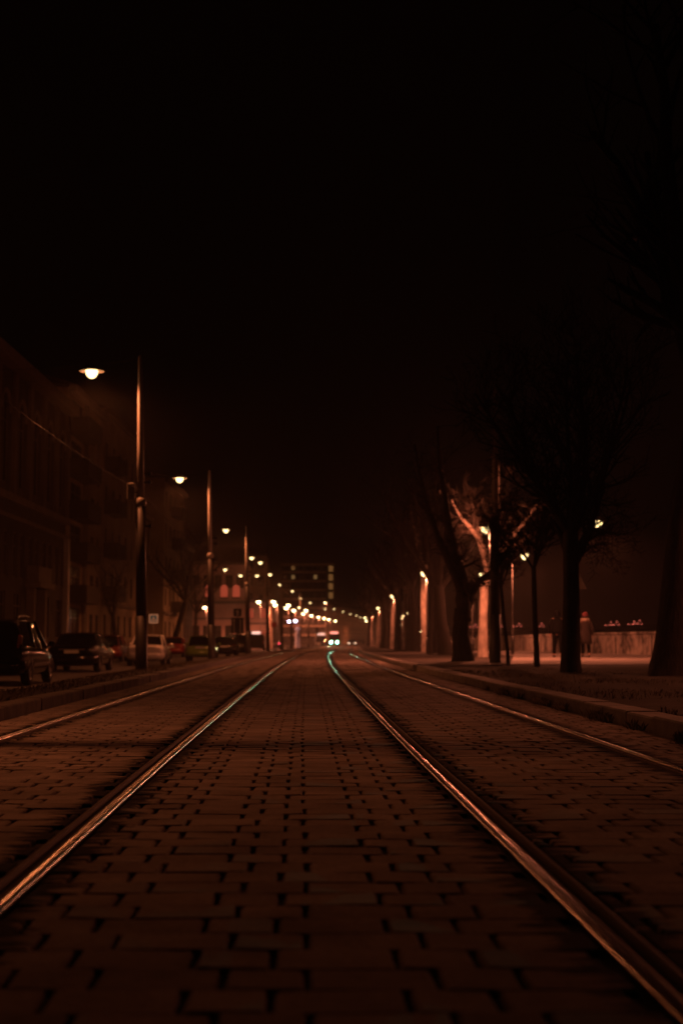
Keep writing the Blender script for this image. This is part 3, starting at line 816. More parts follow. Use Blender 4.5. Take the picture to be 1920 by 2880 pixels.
        hm.add(a + bb, [(0,1,2,3),(4,7,6,5),(0,4,5,1),(1,5,6,2),(2,6,7,3),(3,7,4,0)])
        hm.build('headlight', M['head_lit'] if lit == 'front' else M['headlens'], t, bevel=.02)
        mm = MB().lathe([(0,-.07),(.07,-.05),(.09,.0),(.075,.06),(0,.08)], 10, (s*(hw+.09), y3-.42, belt+.05), sx=1.1, sy=.7)
        mm.tube([(s*hw*.93, y3-.4, belt-.03), (s*(hw+.06), y3-.42, belt+.02)], .025, 6)
        mm.build('mirror', pm, t, smooth=True)
        for yy in ((y1+y2)/2 - .35, y2 - .35 + .2):
            MB().tube([(s*(hw+.006), yy-.08, belt-.13), (s*(hw+.025), yy-.04, belt-.125), (s*(hw+.025), yy+.04, belt-.125), (s*(hw+.006), yy+.08, belt-.13)], .012, 6).build('door_handle', pm if kind != 'sedan' else M['rim'], t, smooth=True)
        MB().box(s*(hw+.004) - .012, s*(hw+.004) + .012, -h2+1.2, h2-1.25, .50, .55).build('side_moulding', M['plastic'], t, bevel=.006)
    MB().box(-.26, .26, -h2-.035, -h2-.02, tz-.12, tz-.01).build('number_plate', M['plate'], t)
    if kind == 'sedan': MB().box(-.45, .45, -h2-.045, -h2+.02, tz+.0, tz+.03).build('trim_strip', M['rim'], t, bevel=.006)
    if kind == 'estate':
        for s in (1, -1):
            MB().tube([(s*wr*.92, y1+.25, roof-.02), (s*wr*.92, y1+.35, roof+.06), (s*wr*.92, (y1+y2)/2, roof+.085), (s*wr*.92, y2-.5, roof+.06), (s*wr*.92, y2-.4, roof-.01)], .018, 8).build('roof_rail', M['rim'], t, smooth=True)
    # wheels
    wr_ = .315
    for yy in (-h2 + .82, h2 - .86):
        for s in (1, -1):
            wh = MB(); c = Vector((s*(hw-.11), yy, wr_))
            prof = [(.17,-.10),(.27,-.11),(.305,-.09),(wr_,-.05),(wr_,.05),(.305,.09),(.27,.11),(.19,.105)]
            vs = []; n = 24
            for r_, a in prof:
                for k in range(n):
                    w = 2*math.pi*k/n; vs.append((c.x + s*a, c.y + r_*math.cos(w), c.z + r_*math.sin(w)))
            fs = [(i*n+k, i*n+(k+1)%n, (i+1)*n+(k+1)%n, (i+1)*n+k) for i in range(len(prof)-1) for k in range(n)]
            wh.add(vs, fs); wo = wh.build('wheel', M['tyre'], t, smooth=True)
            rm = MB()
            for q in range(5):
                a = q*2*math.pi/5
                ca, sa = math.cos(a), math.sin(a)
                o = lambda u, v: (c.y + u*ca - v*sa, c.z + u*sa + v*ca)
                pts = [o(.03,-.035), o(.19,-.028), o(.19,.028), o(.03,.035)]
                rm.add([(c.x + s*.09, *p) for p in pts] + [(c.x + s*.06, *p) for p in pts], [(0,1,2,3),(4,7,6,5),(0,4,5,1),(1,5,6,2),(2,6,7,3),(3,7,4,0)])
            n = 24
            vs = [(c.x + s*a, c.y + r_*math.cos(2*math.pi*k/n), c.z + r_*math.sin(2*math.pi*k/n)) for r_, a in ((.195,.10),(.185,.095),(.18,.03),(.0,.03)) for k in range(n)]
            rm.add(vs, [(i*n+k, i*n+(k+1)%n, (i+1)*n+(k+1)%n, (i+1)*n+k) for i in range(3) for k in range(n)])
            rm.build('rim', M['rim'], wo, smooth=False)
            # dark wheel arch
            am = MB(); n = 14
            vs = []
            for r_, a in ((.355, .118), (.355, -.15), (.30, -.15)):
                for k in range(n + 1):
                    w = math.pi*k/n; vs.append((c.x + s*a, c.y + r_*math.cos(w), c.z - .02 + r_*math.sin(w)))
            am.add(vs, [(i*(n+1)+k, i*(n+1)+k+1, (i+1)*(n+1)+k+1, (i+1)*(n+1)+k) for i in range(2) for k in range(n)])
            vs = [(c.x + s*.116, c.y + .375*math.cos(math.pi*k/n), c.z - .02 + .375*math.sin(math.pi*k/n)) for k in range(n+1)] + [(c.x + s*.118, c.y + .30*math.cos(math.pi*k/n), c.z - .02 + .30*math.sin(math.pi*k/n)) for k in range(n+1)]
            am.add(vs, [(k, k+1, n+2+k, n+1+k) for k in range(n)])
            am.build('wheel_arch', M['plastic'], t, smooth=True)
    return t

HD = -.028                                       # rad: the street runs slightly to the left of the camera axis
zr = -.33
car('black estate car with roof rails, nearest of the parked row', (-8.72, 37.3, zr), .028, 'estate', 'black_paint', 4.55, 1.80)
car('black saloon with a pale number plate, second in the parked row', (-9.62, 53.0, zr), .02, 'sedan', 'black_paint', 4.6, 1.82)
car('silver saloon standing behind the tallest mast', (-8.82, 65.8, zr), .03, 'sedan', 'silver_paint', 4.3, 1.72)
car('light green hatchback behind the second mast', (-7.98, 82.0, zr), .03, 'hatch', 'green_paint', 3.9, 1.68)
car('dark hatchback parked just beyond the light green hatchback', (-8.05, 99.5, zr), .02, 'hatch', 'navy_paint', 4.1, 1.72)
car('dark estate car glinting behind the lane arrow boards', (-7.75, 107.5, zr), .02, 'estate', 'navy_paint', 4.3, 1.75)
car('dark saloon in the far lane, seen past the black saloon', (-11.7, 66.5, zr), .02, 'sedan', 'navy_paint', 4.4, 1.75)
car('dark red hatchback seen left of the silver saloon', (-12.6, 78.0, zr), .02, 'hatch', 'red_paint', 4.0, 1.70)
car('dark red saloon parked left of the light green hatchback', (-11.8, 101, zr), .01, 'sedan', 'red_paint', 4.4, 1.75)
car('dark car driving away with lit red tail lamps beyond the third mast', (-10.3, 222, zr), 0, 'hatch', 'navy_paint', 4.1, 1.75, 'cars driving far ahead', 'rear', 'driving_car')
car('far car with one small red glow left of the tram', (-3.4, 300, zr), 0, 'sedan', 'navy_paint', 4.3, 1.75, 'cars driving far ahead', 'rear', 'driving_car')
car('far car with lit headlamps right beside the tram', (P(976,1806,300).x + 1.0, 300, -.15), math.pi, 'sedan', 'navy_paint', 4.3, 1.75, 'cars driving far ahead', 'front', 'driving_car')
car('far car with red tail lamps right of the tram', (P(1014,1800,330).x, 330, -.1), 0, 'sedan', 'navy_paint', 4.3, 1.75, 'cars driving far ahead', 'rear', 'driving_car')

# the tram coming towards the camera
def tram():
    d = 288; x = P(939.3, 1800, d).x
    t = thing('tram', 'oncoming tram with two bright green white headlamps and a lit red sign', 'tram', (x, d, -.22), 0)
    body = [(-1.2,.35),(1.2,.35),(1.25,.9),(1.22,2.9),(1.0,3.22),(-1.0,3.22),(-1.22,2.9),(-1.25,.9)]
    MB().prism(body, 0, 15).build('body', M['tram_body'], t, bevel=.06)
    MB().prism([(-1.08,1.35),(1.08,1.35),(1.04,2.55),(-1.04,2.55)], -.05, .05).build('windscreen', M['glass'], t, bevel=.03)
    MB().box(-.80, .80, -.07, .03, 2.64, 3.02).build('destination_sign', M['tram_sign'], t, bevel=.04)
    for s in (-1, 1):
        MB().lathe([(.21,0),(.19,.04),(0,.06)], 16).build('headlight', M['tram_lamp'], t, smooth=True)
        o = t.children[-1] if False else [c for c in t.children if c.name.startswith('headlight')][-1]
        o.rotation_euler = (math.pi/2, 0, 0); o.location = (s*.62, -.04, .92)
        for y in (2.2, 4.6, 10.0, 12.4):
            MB().box(s*1.235 - .02, s*1.235 + .02, y, y + 1.7, 1.4, 2.5).build('side_window', M['glass'], t)
    MB().box(-1.15, 1.15, -.18, .0, .38, .62).build('bumper', M['plastic'], t, bevel=.05)
    MB().box(-1.05, 1.05, .6, 14.4, .0, .36).build('bogie', M['plastic'], t)
    MB().tube([(-.5,5,3.2),(-.2,6.4,3.9),(-.6,5,4.6),(.6,5,4.6),(.2,6.4,3.9),(.5,5,3.2)], .03, 6).build('pantograph', M['dark_metal'], t)
    ld = bpy.data.lights.new('tram_beam', 'SPOT'); ld.energy = 34000; ld.color = (.35, 1.0, .62); ld.spot_size = R(.95); ld.spot_blend = .8; ld.shadow_soft_size = .15
    lw = bpy.data.lights.new('tram_low_beam', 'SPOT'); lw.energy = 3000; lw.color = (1.0, .82, .36); lw.spot_size = R(14); lw.spot_blend = 1; lw.shadow_soft_size = .2
    o = bpy.data.objects.new('tram_low_beam', lw); COL.objects.link(o); o.parent = t; o.location = (0, -.4, 1.0); o.rotation_euler = (R(84), 0, math.pi)
    for s in (-1, 1):
        o = bpy.data.objects.new('tram_beam', ld); COL.objects.link(o); o.parent = t; o.location = (s*.62, -.25, .92); o.rotation_euler = (R(89.85), 0, math.pi + R(.56))
tram()
# bus far away on the road, left of the tram
def bus():
    d = 305; p = P(902.5, 1800, d)
    t = thing('bus', 'distant bus on the road left of the tram with a pale pink lit sign', 'bus', (p.x, d, -.3), 0)
    MB().prism([(-1.25,.3),(1.25,.3),(1.25,2.9),(1.1,3.1),(-1.1,3.1),(-1.25,2.9)], 0, 11).build('body', M['silver_paint'], t, bevel=.06)
    MB().box(-1.1,1.1,-.04,.04,1.0,2.35).build('windscreen', M['glass'], t, bevel=.03)
    MB().box(-.8,.8,-.06,.03,2.5,2.95).build('destination_sign', M['shop_sign'], t, bevel=.03)
    for s in (-1, 1):
        MB().box(s*.95-.14, s*.95+.14, -.05, .05, .55, .72).build('headlight', M['headlens'], t, bevel=.02)
        for y in (2.0, 8.4):
            o = MB().lathe([(.0,-.13),(.48,-.13),(.5,-.1),(.5,.1),(.48,.13),(0,.13)], 18).build('wheel', M['tyre'], t, smooth=True)
            o.rotation_euler = (0, math.pi/2, 0); o.location = (s*1.12, y, .48)
M['shop_sign'] = glow('pale_pink_sign', (1.0,.52,.40), 1.6)
bus()
# small van with a lit roof sign, between the third and the fourth mast
def van():
    d = 168; p = P(722, 1800, d)
    t = thing('delivery_van', 'dark box van with a pale lit strip on top between the third and fourth mast', 'van', (p.x, d, -.33), .02)
    MB().prism([(-.95,.35),(.95,.35),(.98,1.2),(.85,2.0),(-.85,2.0),(-.98,1.2)], -2.4, 2.4).build('body', M['navy_paint'], t, bevel=.06)
    MB().box(-.72,.72,-2.44,-2.38,1.25,1.85).build('rear_window', M['glass'], t, bevel=.02)
    MB().box(-.50,.50,-2.2,-1.9,1.99,2.30).build('roof_sign', M['shop_sign'], t, bevel=.05)
    for s in (-1, 1):
        MB().box(s*.86-.07, s*.86+.07, -2.46, -2.36, .85, 1.2).build('tail_light', M['tail'], t, bevel=.01)
        for y in (-1.5, 1.5):
            o = MB().lathe([(.0,-.1),(.31,-.1),(.33,-.07),(.33,.07),(.31,.1),(0,.1)], 18).build('wheel', M['tyre'], t, smooth=True)
            o.rotation_euler = (0, math.pi/2, 0); o.location = (s*.86, y, .33)
van()

# lane boards: up arrow above two long arrows
def arrow(m, x, z0, z1, y, w, hw, hh):
    m.add([(x-w, y, z0), (x+w, y, z0), (x+w, y, z1-hh), (x-w, y, z1-hh)], [(0,1,2,3)])
    m.add([(x-hw, y, z1-hh), (x+hw, y, z1-hh), (x, y, z1)], [(0,1,2)])
M['sign_black'] = mat('black_sign_face', (.008,.008,.008), .45, var=.1)
M['sign_white'] = mat('sign_white_paint', (.55,.54,.5), .6, var=.05)
M['sign_back'] = mat('grey_sign_back', (.5,.48,.46), .6, var=.15)
M['sign_blue'] = mat('sign_blue_paint', (.02,.09,.16), .5, var=.05)
M['sign_red'] = mat('sign_red_paint', (.35,.03,.03), .5, var=.05)
def lane_sign():
    d = 88; p = P(667, 1840, d); k = d / FPX
    t = thing('lane_sign', 'black lane board with two long arrows under a smaller up arrow board', 'road sign', (p.x, d, -.05), 0)
    zz = lambda ny: P(667, ny, d).z + .05
    MB().tube([(0,.05,-.2),(0,.05,zz(1712))], .04, 8).build('post', M['dark_metal'], t, smooth=True)
    MB().box(-11.5*k, 11.5*k, 0, .02, zz(1734.3), zz(1712)).build('upper_board', M['sign_black'], t, bevel=.006)
    MB().box(-17*k, 17*k, 0, .02, zz(1781), zz(1737)).build('lower_board', M['sign_black'], t, bevel=.006)
    m = MB(); arrow(m, 0, zz(1732), zz(1715), -.004, .045, .11, .16); m.build('arrow', M['sign_white'], t)
    for x in (-9.6*k, 8.4*k):
        m = MB(); arrow(m, x, zz(1779), zz(1741), -.004, .027, .058, .13); m.build('arrow', M['sign_white'], t)
lane_sign()
def crossing_sign():
    d = 100; p = P(431, 1800, d); z = P(431, 1740.5, d).z; h = 12.6 * d / FPX
    t = thing('crossing_sign', 'square blue pedestrian crossing sign with a white triangle above the silver car', 'road sign', (p.x, d, -.2), 0)
    z += .2
    MB().tube([(0,.05,0),(0,.05,z+h)], .03, 8).build('post', M['pole_paint'], t, smooth=True)
    M['sign_glow'] = glow('reflected_glow_sign_edge', (1.0,.36,.16), .34); M['sign_glow_blue'] = glow('reflected_glow_sign_blue', (.02,.08,.07), .25)  # street light thrown back by the sign, put in as emission
    MB().box(-h, h, 0, .03, z-h, z+h).build('border', M['sign_glow'], t, bevel=.01)
    MB().box(-h*.72, h*.72, -.006, 0, z-h*.74, z+h*.74).build('field', M['sign_glow_blue'], t)
    MB().add([(-h*.52,-.012,z-h*.55),(h*.52,-.012,z-h*.55),(0,-.012,z+h*.55)], [(0,1,2)]).build('triangle', M['sign_glow'], t)
    m = MB()
    m.lathe([(0,-.04),(.035,0),(0,.04)], 8, (0,-.02,z+.02)).add([(-.05,-.016,z-h*.2),(.05,-.016,z-h*.2),(.04,-.016,z-.02),(-.04,-.016,z-.02)], [(0,1,2,3)])
    m.add([(-.05,-.016,z-h*.2),(0,-.016,z-h*.2),(-.05,-.016,z-h*.5),(-.09,-.016,z-h*.5)], [(0,1,2,3)]).add([(0,-.016,z-h*.2),(.05,-.016,z-h*.2),(.09,-.016,z-h*.5),(.05,-.016,z-h*.5)], [(0,1,2,3)])
    m.build('walking_figure', M['sign_black'], t)
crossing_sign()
def triangle_sign():
    d = 47; k = d / FPX
    p = P(1628, 1640, d)
    t = thing('warning_sign', 'plain back of a triangular sign peeping out behind the straight dark tree', 'road sign', (p.x, d, .12), 0)
    zz = lambda ny: P(1628, ny, d).z - .12
    MB().tube([(-.06,.06,-.2),(-.06,.06,zz(1620))], .03, 8).build('post', M['dark_metal'], t, smooth=True)
    MB().prism([(-29*k, zz(1657.5)), (22*k, zz(1657.5)), (-3.5*k, zz(1604))], 0, .015).build('plate', M['sign_back'], t, bevel=.004)
triangle_sign()
def round_sign():
    d = 150; p = P(770, 1800, d); z = P(770, 1757, d).z
    t = thing('round_sign', 'round dark sign on a thin post between the fourth and fifth mast', 'road sign', (p.x, d, -.2), 0)
    MB().tube([(0,.05,0),(0,.05,z+.4)], .03, 8).build('post', M['dark_metal'], t, smooth=True)
    o = MB().lathe([(0,-.012),(.30,-.012),(.30,.012),(0,.012)], 24).build('disc', M['sign_black'], t); o.rotation_euler = (math.pi/2,0,0); o.location = (0,0,z+.2)
    o = MB().lathe([(.2,0),(.27,0),(.27,.004),(.2,.004)], 24).build('ring', M['sign_red'], t); o.rotation_euler = (math.pi/2,0,0); o.location = (0,-.016,z+.2)
round_sign()
def advert_column():
    d = 198; p = P(837, 1800, d)
    t = thing('advertising_pillar', 'pale advertising pillar with a dark slot, by the far left kerb', 'advertising pillar', (p.x, d, -.2), 0)
    MB().lathe([(.0,0),(.42,0),(.42,.25),(.38,.3),(.38,2.6),(.46,2.65),(.46,2.8),(.2,3.0),(0,3.1)], 20).build('pillar', M['sign_white'], t, smooth=True)
    MB().box(-.08,.08,-.40,-.37,1.35,2.1).build('slot', M['sign_black'], t)
    pass
def signal():
    d = 222; p = P(891, 1800, d)
    t = thing('traffic_signal', 'dark traffic signal seen from behind, left of the tram', 'traffic light', (p.x, d, -.2), 0)
    MB().tube([(0,0,0),(0,0,3.1)], .06, 8).build('post', M['dark_metal'], t, smooth=True)
    MB().box(-.22,.22,-.12,.12,2.2,3.3).build('housing', M['plastic'], t, bevel=.03)
    for z in (2.4, 2.75, 3.1):
        MB().lathe([(.12,0),(.13,.02),(.13,.2)], 12).build('visor', M['plastic'], t).location = (0,.12,z)
signal()
advert_column()

# ================================================================== PEOPLE
def skinned(name, joints, edges, material, parent, sub=2):
    """joints {key: (pos, rx, ry)}; the first key is the root"""
    keys = list(joints); idx = {k: i for i, k in enumerate(keys)}
    me = bpy.data.meshes.new(name); me.from_pydata([joints[k][0] for k in keys], [(idx[a], idx[b]) for a, b in edges], []); me.update()
    o = bpy.data.objects.new(name, me); COL.objects.link(o); o.parent = parent
    sk = o.modifiers.new('skin', 'SKIN'); sk.use_smooth_shade = True
    for k in keys:
        v = me.skin_vertices[0].data[idx[k]]; v.radius = joints[k][1:3]; v.use_root = (k == keys[0])
    ss = o.modifiers.new('subsurf', 'SUBSURF'); ss.levels = sub; ss.render_levels = sub
    me.materials.append(material); return o
M['skin'] = mat('skin', (.38,.22,.16), .6, var=.1)
M['coat_black'] = mat('black_jacket', (.003,.003,.003), .95, var=.3, scale=8, spec=.04)
M['trousers'] = mat('dark_trousers', (.003,.003,.003), .95, var=.3, spec=.04)
M['coat_red'] = mat('dull_red_coat', (.016,.009,.008), .9, var=.3, scale=8)
M['fur'] = mat('pale_fur', (.34,.27,.21), .95, var=.35, scale=30, bump=1)
M['hat_red'] = mat('pink_red_hat', (.11,.022,.028), .9, var=.3, scale=20, bump=.6)
M['shoe'] = mat('dark_shoe', (.02,.017,.015), .6, var=.2)
M['hair'] = mat('dark_hair', (.02,.014,.01), .7, var=.3)
def body(parent, H, step, arm):
    """continuous body walking away along +y; step = stride half length, arm = (left swing, right swing)"""
    s = H / 1.75
    J = {}
    def j(k, x, y, z, rx, ry=None): J[k] = ((x*s, y*s, z*s), rx*s, (ry or rx)*s)
    j('pelvis', 0, 0, .95, .15, .11); j('waist', 0, .01, 1.08, .135, .10); j('chest', 0, .02, 1.28, .165, .115); j('neckbase', 0, .02, 1.44, .09, .075)
    j('neck', 0, .03, 1.50, .058); j('jaw', 0, .055, 1.575, .07, .078); j('head', 0, .04, 1.66, .083, .10); j('crown', 0, .03, 1.73, .05, .06)
    j('nose', 0, .135, 1.625, .012)
    E = [('pelvis','waist'),('waist','chest'),('chest','neckbase'),('neckbase','neck'),('neck','jaw'),('jaw','head'),('head','crown'),('head','nose')]
    for q, sg in (('l',-1),('r',1)):
        st = step if q == 'l' else -step
        j('sh'+q, sg*.185, .02, 1.41, .062); a = arm[0 if q == 'l' else 1]
        j('el'+q, sg*.255, -.02 + a*.3, 1.13, .045); j('wr'+q, sg*.262, .06 + a, .89, .03); j('pa'+q, sg*.258, .075 + a*1.1, .82, .038, .02)
        E += [('chest','sh'+q),('sh'+q,'el'+q),('el'+q,'wr'+q),('wr'+q,'pa'+q)]
        for f, (fy, ln) in enumerate(((-.032,.065),(-.011,.078),(.011,.082),(.031,.072))):
            k1, k2 = f'f{f}a{q}', f'f{f}b{q}'
            j(k1, sg*.256, .08 + a*1.1 - fy, .82 - ln*.62, .0095); j(k2, sg*.243, .085 + a*1.1 - fy, .82 - ln*1.15, .0085)
            E += [('pa'+q, k1), (k1, k2)]
        j('th'+q, sg*.235, .12 + a*1.1, .80, .011); j('tt'+q, sg*.225, .135 + a*1.1, .765, .0095); E += [('pa'+q,'th'+q),('th'+q,'tt'+q)]
        j('hip'+q, sg*.095, 0, .88, .098); j('kn'+q, sg*.10, st*.5 + .03, .50, .062); j('an'+q, sg*.10, st, .10 + (.05 if st < 0 else 0), .042); j('to'+q, sg*.115, st + .17, .035, .038, .03); j('hl'+q, sg*.10, st - .045, .045 + (.03 if st < 0 else 0), .038)
        E += [('pelvis','hip'+q),('hip'+q,'kn'+q),('kn'+q,'an'+q),('an'+q,'to'+q),('an'+q,'hl'+q)]
    skinned('body', J, E, M['skin'], parent)
    return s
def shell(name, rings, mm, parent, n=20):
    """a garment as stacked ellipses (cx, cy, z, rx, ry)"""
    m = MB(); vs = []
    for cx, cy, z, rx, ry in rings:
        for k in range(n):
            w = 2*math.pi*k/n; vs.append((cx + rx*math.cos(w), cy + ry*math.sin(w)*(1 if math.sin(w) > 0 else 1.0), z))
    fs = [(i*n+k, i*n+(k+1)%n, (i+1)*n+(k+1)%n, (i+1)*n+k) for i in range(len(rings)-1) for k in range(n)]
    m.add(vs, fs); o = m.build(name, mm, parent, smooth=True)
    md = o.modifiers.new('thick', 'SOLIDIFY'); md.thickness = .012
    return o
def sleeve(name, pts, rad, mm, parent):
    return MB().tube(pts, rad, 12).build(name, mm, parent, smooth=True, subsurf=1)
def trousers(parent, step, s):
    for q, sg in (('l',-1),('r',1)):
        st = step if q == 'l' else -step
        sleeve('trouser_leg', [(sg*.09*s, 0, .93*s), (sg*.097*s, st*.22*s, .72*s), (sg*.10*s, (st*.5+.03)*s, .50*s), (sg*.10*s, st*.8*s, .27*s), (sg*.10*s, (st+.01)*s, .075*s)], [.125*s,.105*s,.085*s,.075*s,.07*s], M['trousers'], parent)
        MB().tube([(sg*.10*s, (st-.09)*s, .05*s), (sg*.10*s, (st-.02)*s, .06*s), (sg*.11*s, (st+.10)*s, .05*s), (sg*.115*s, (st+.21)*s, .035*s)], [.035*s,.058*s,.05*s,.028*s], 10).build('shoe', M['shoe'], parent, smooth=True, subsurf=1)
d1 = 55.5
p1 = P(1568, 1830, d1)
man = thing('person', 'person in a black hooded jacket and dark trousers walking away beside the wall', 'person', (p1.x, d1, .16), .04, 'couple walking on the promenade')
s = body(man, 1.83, .17, (.02, .03)); trousers(man, .17, s)
jk = shell('jacket', [(0,0,.86*s,.215*s,.165*s),(0,0,.95*s,.235*s,.18*s),(0,.01,1.12*s,.225*s,.165*s),(0,.02,1.28*s,.24*s,.165*s),(0,.02,1.39*s,.215*s,.145*s),(0,.02,1.455*s,.13*s,.11*s),(0,.02,1.50*s,.085*s,.085*s)], M['coat_black'], man)
for sg, a in ((-1,.02),(1,.03)):
    sleeve('sleeve', [(sg*.155*s,.02,1.425*s),(sg*.235*s,.0,1.33*s),(sg*.285*s,-.02,1.13*s),(sg*.275*s,.07+a,.93*s),(sg*.262*s,.09+a,.875*s)], [.085*s,.092*s,.08*s,.066*s,.058*s], M['coat_black'], man)
MB().lathe([(.13,-.19),(.135,-.10),(.128,0),(.105,.07),(.055,.125),(.012,.165),(0,.17)], 18, (0,.012,1.645*s), sx=1, sy=1.08).build('hood', M['coat_black'], man, smooth=True, subsurf=1)
d2 = 56.2
p2 = P(1647, 1830, d2)
wom = thing('person', 'person in a red woollen hat, pale fur collar and long dull red coat', 'person', (p2.x, d2, .16), .03, 'couple walking on the promenade')
s = body(wom, 1.72, .13, (.03, .02)); trousers(wom, .13, s)
shell('coat', [(0,0,.52*s,.265*s,.20*s),(0,0,.70*s,.25*s,.19*s),(0,0,.95*s,.225*s,.175*s),(0,.01,1.12*s,.20*s,.155*s),(0,.02,1.28*s,.22*s,.155*s),(0,.02,1.39*s,.195*s,.135*s),(0,.02,1.46*s,.115*s,.10*s)], M['coat_red'], wom)
for sg, a in ((-1,.03),(1,.02)):
    sleeve('sleeve', [(sg*.145*s,.02,1.42*s),(sg*.22*s,.0,1.32*s),(sg*.285*s,-.03,1.13*s),(sg*.275*s,.06+a,.93*s),(sg*.262*s,.09+a,.87*s)], [.075*s,.082*s,.072*s,.06*s,.055*s], M['coat_red'], wom)
MB().lathe([(.09,-.06),(.165,-.035),(.185,.01),(.16,.06),(.10,.08)], 18, (0,.015,1.475*s), sx=1.05, sy=.9).build('fur_collar', M['fur'], wom, smooth=True, subsurf=1)
MB().lathe([(.118,-.07),(.126,-.02),(.122,.05),(.09,.115),(.04,.145),(0,.15)], 18, (0,.03,1.665*s), sx=1, sy=1.08).build('hat', M['hat_red'], wom, smooth=True, subsurf=1)
MB().lathe([(.03,-.09),(.10,-.04),(.104,.02),(.09,.06)], 14, (0,.0,1.60*s), sx=1, sy=.95).build('hair', M['hair'], wom, smooth=True)

# ================================================================== BUILDINGS
M['wall_grey'] = mat('stained_render', (.12,.098,.078), .85, var=.35, scale=.5, bump=.2, bscale=8)
M['wall_ochre'] = mat('ochre_render', (.30,.24,.17), .85, var=.3, scale=.4, bump=.2, bscale=8)
M['wall_stone'] = mat('dark_stone', (.045,.037,.03), .85, var=.35, scale=.7, bump=.3, bscale=6)
M['wall_warm'] = mat('warm_render', (.58,.40,.32), .85, var=.3, scale=.35, bump=.2, bscale=8)
M['trim'] = mat('pale_trim', (.16,.135,.11), .8, var=.2, scale=1.5)
M['band'] = mat('pale_balcony_front', (.55,.44,.35), .8, var=.2, scale=.6)
M['roof_tile'] = mat('dark_roof_tiles', (.05,.035,.03), .8, var=.3, scale=2)
M['pane'] = mat('dark_window_pane', (.006,.006,.006), .12, var=0)
M['frame'] = mat('window_frame', (.10,.085,.07), .7, var=.1)
M['lit_pane'] = glow('lit_window', (1.0,.52,.18), .22)
M['lit_dim'] = glow('dimly_lit_window', (1.0,.14,.065), .34)
M['lit_pale'] = glow('pale_lit_window', (1.0,.42,.12), .17)

def facade(root, L, H, openings, wallmat, depth=.12, back=12, name='wall'):
    """front face at y=0 looking to -y, x along 0..L; openings = (x0,x1,z0,z1,panematerial,arch)"""
    xs = sorted({0, L} | {o[0] for o in openings} | {o[1] for o in openings})
    zs = sorted({0, H} | {o[2] for o in openings} | {o[3] for o in openings})
    m = MB(); vi = {}
    def v(x, y, z):
        k = (round(x, 4), y, round(z, 4))
        if k not in vi: vi[k] = len(m.v); m.v.append(k)
        return vi[k]
    def quad(a): m.f.append(tuple(v(*p) for p in a)); m.mi.append(0)
    for i in range(len(xs) - 1):
        for j in range(len(zs) - 1):
            cx, cz = (xs[i]+xs[i+1])/2, (zs[j]+zs[j+1])/2
            if any(o[0] < cx < o[1] and o[2] < cz < o[3] for o in openings): continue
            quad([(xs[i],0,zs[j]),(xs[i+1],0,zs[j]),(xs[i+1],0,zs[j+1]),(xs[i],0,zs[j+1])])
    for o in openings:
        x0, x1, z0, z1 = o[:4]
        quad([(x0,0,z0),(x0,depth,z0),(x0,depth,z1),(x0,0,z1)]); quad([(x1,0,z0),(x1,0,z1),(x1,depth,z1),(x1,depth,z0)])
        quad([(x0,0,z0),(x1,0,z0),(x1,depth,z0),(x0,depth,z0)]); quad([(x0,0,z1),(x0,depth,z1),(x1,depth,z1),(x1,0,z1)])
        if len(o) > 5 and o[5]:                 # spandrels that close the corners of an arched head
            r = (x1 - x0) / 2; cx = (x0+x1)/2; n = 6
            for sgn in (-1, 1):
                pts = [(cx + sgn*r, z1)] + [(cx + sgn*r*math.cos(a*math.pi/2/n), z1 - r + r*math.sin(a*math.pi/2/n)) for a in range(n+1)]
                b0 = len(m.v); m.v += [(x, .004, z) for x, z in pts] + [(x, depth*.9, z) for x, z in pts]; k = len(pts)
                m.f.append(tuple(b0 + i for i in range(k))); m.mi.append(0)
                for i in range(1, k-1): m.f.append((b0+i, b0+i+1, b0+k+i+1, b0+k+i)); m.mi.append(0)
    quad([(0,0,0),(0,back,0),(0,back,H),(0,0,H)]); quad([(L,0,0),(L,0,H),(L,back,H),(L,back,0)])
    quad([(0,back,0),(L,back,0),(L,back,H),(0,back,H)]); quad([(0,0,H),(L,0,H),(L,back,H),(0,back,H)])
    m.build(name, wallmat, root)
    for o in openings:
        x0, x1, z0, z1 = o[:4]; w = .06
        fm = MB()
        for (a, b, c, d_) in ((x0, x0+w, z0, z1), (x1-w, x1, z0, z1), (x0+w, x1-w, z0, z0+w), (x0+w, x1-w, z1-w, z1)): fm.box(a+.001, b-.001, depth-.08, depth-.02, c+.001, d_-.001)
        mx = (x0+x1)/2; fm.box(mx-.03, mx+.03, depth-.075, depth-.025, z0+w, z1-w)
        if z1 - z0 > 1.3:
            zt = z1 - (z1-z0)*.3; fm.box(x0+w, mx-.03, depth-.07, depth-.03, zt-.025, zt+.025); fm.box(mx+.03, x1-w, depth-.07, depth-.03, zt-.025, zt+.025)
        f = fm.build('window', M['frame'], root)
        MB().add([(x0,depth-.03,z0),(x1,depth-.03,z0),(x1,depth-.03,z1),(x0,depth-.03,z1)], [(0,1,2,3)]).build('pane', o[4], f)

FX = -18.0
def lbox(root, name, mm, x0, x1, y0, y1, z0, z1, bevel=0): return MB().box(x0, x1, y0, y1, z0, z1).build(name, mm, root, bevel=bevel)

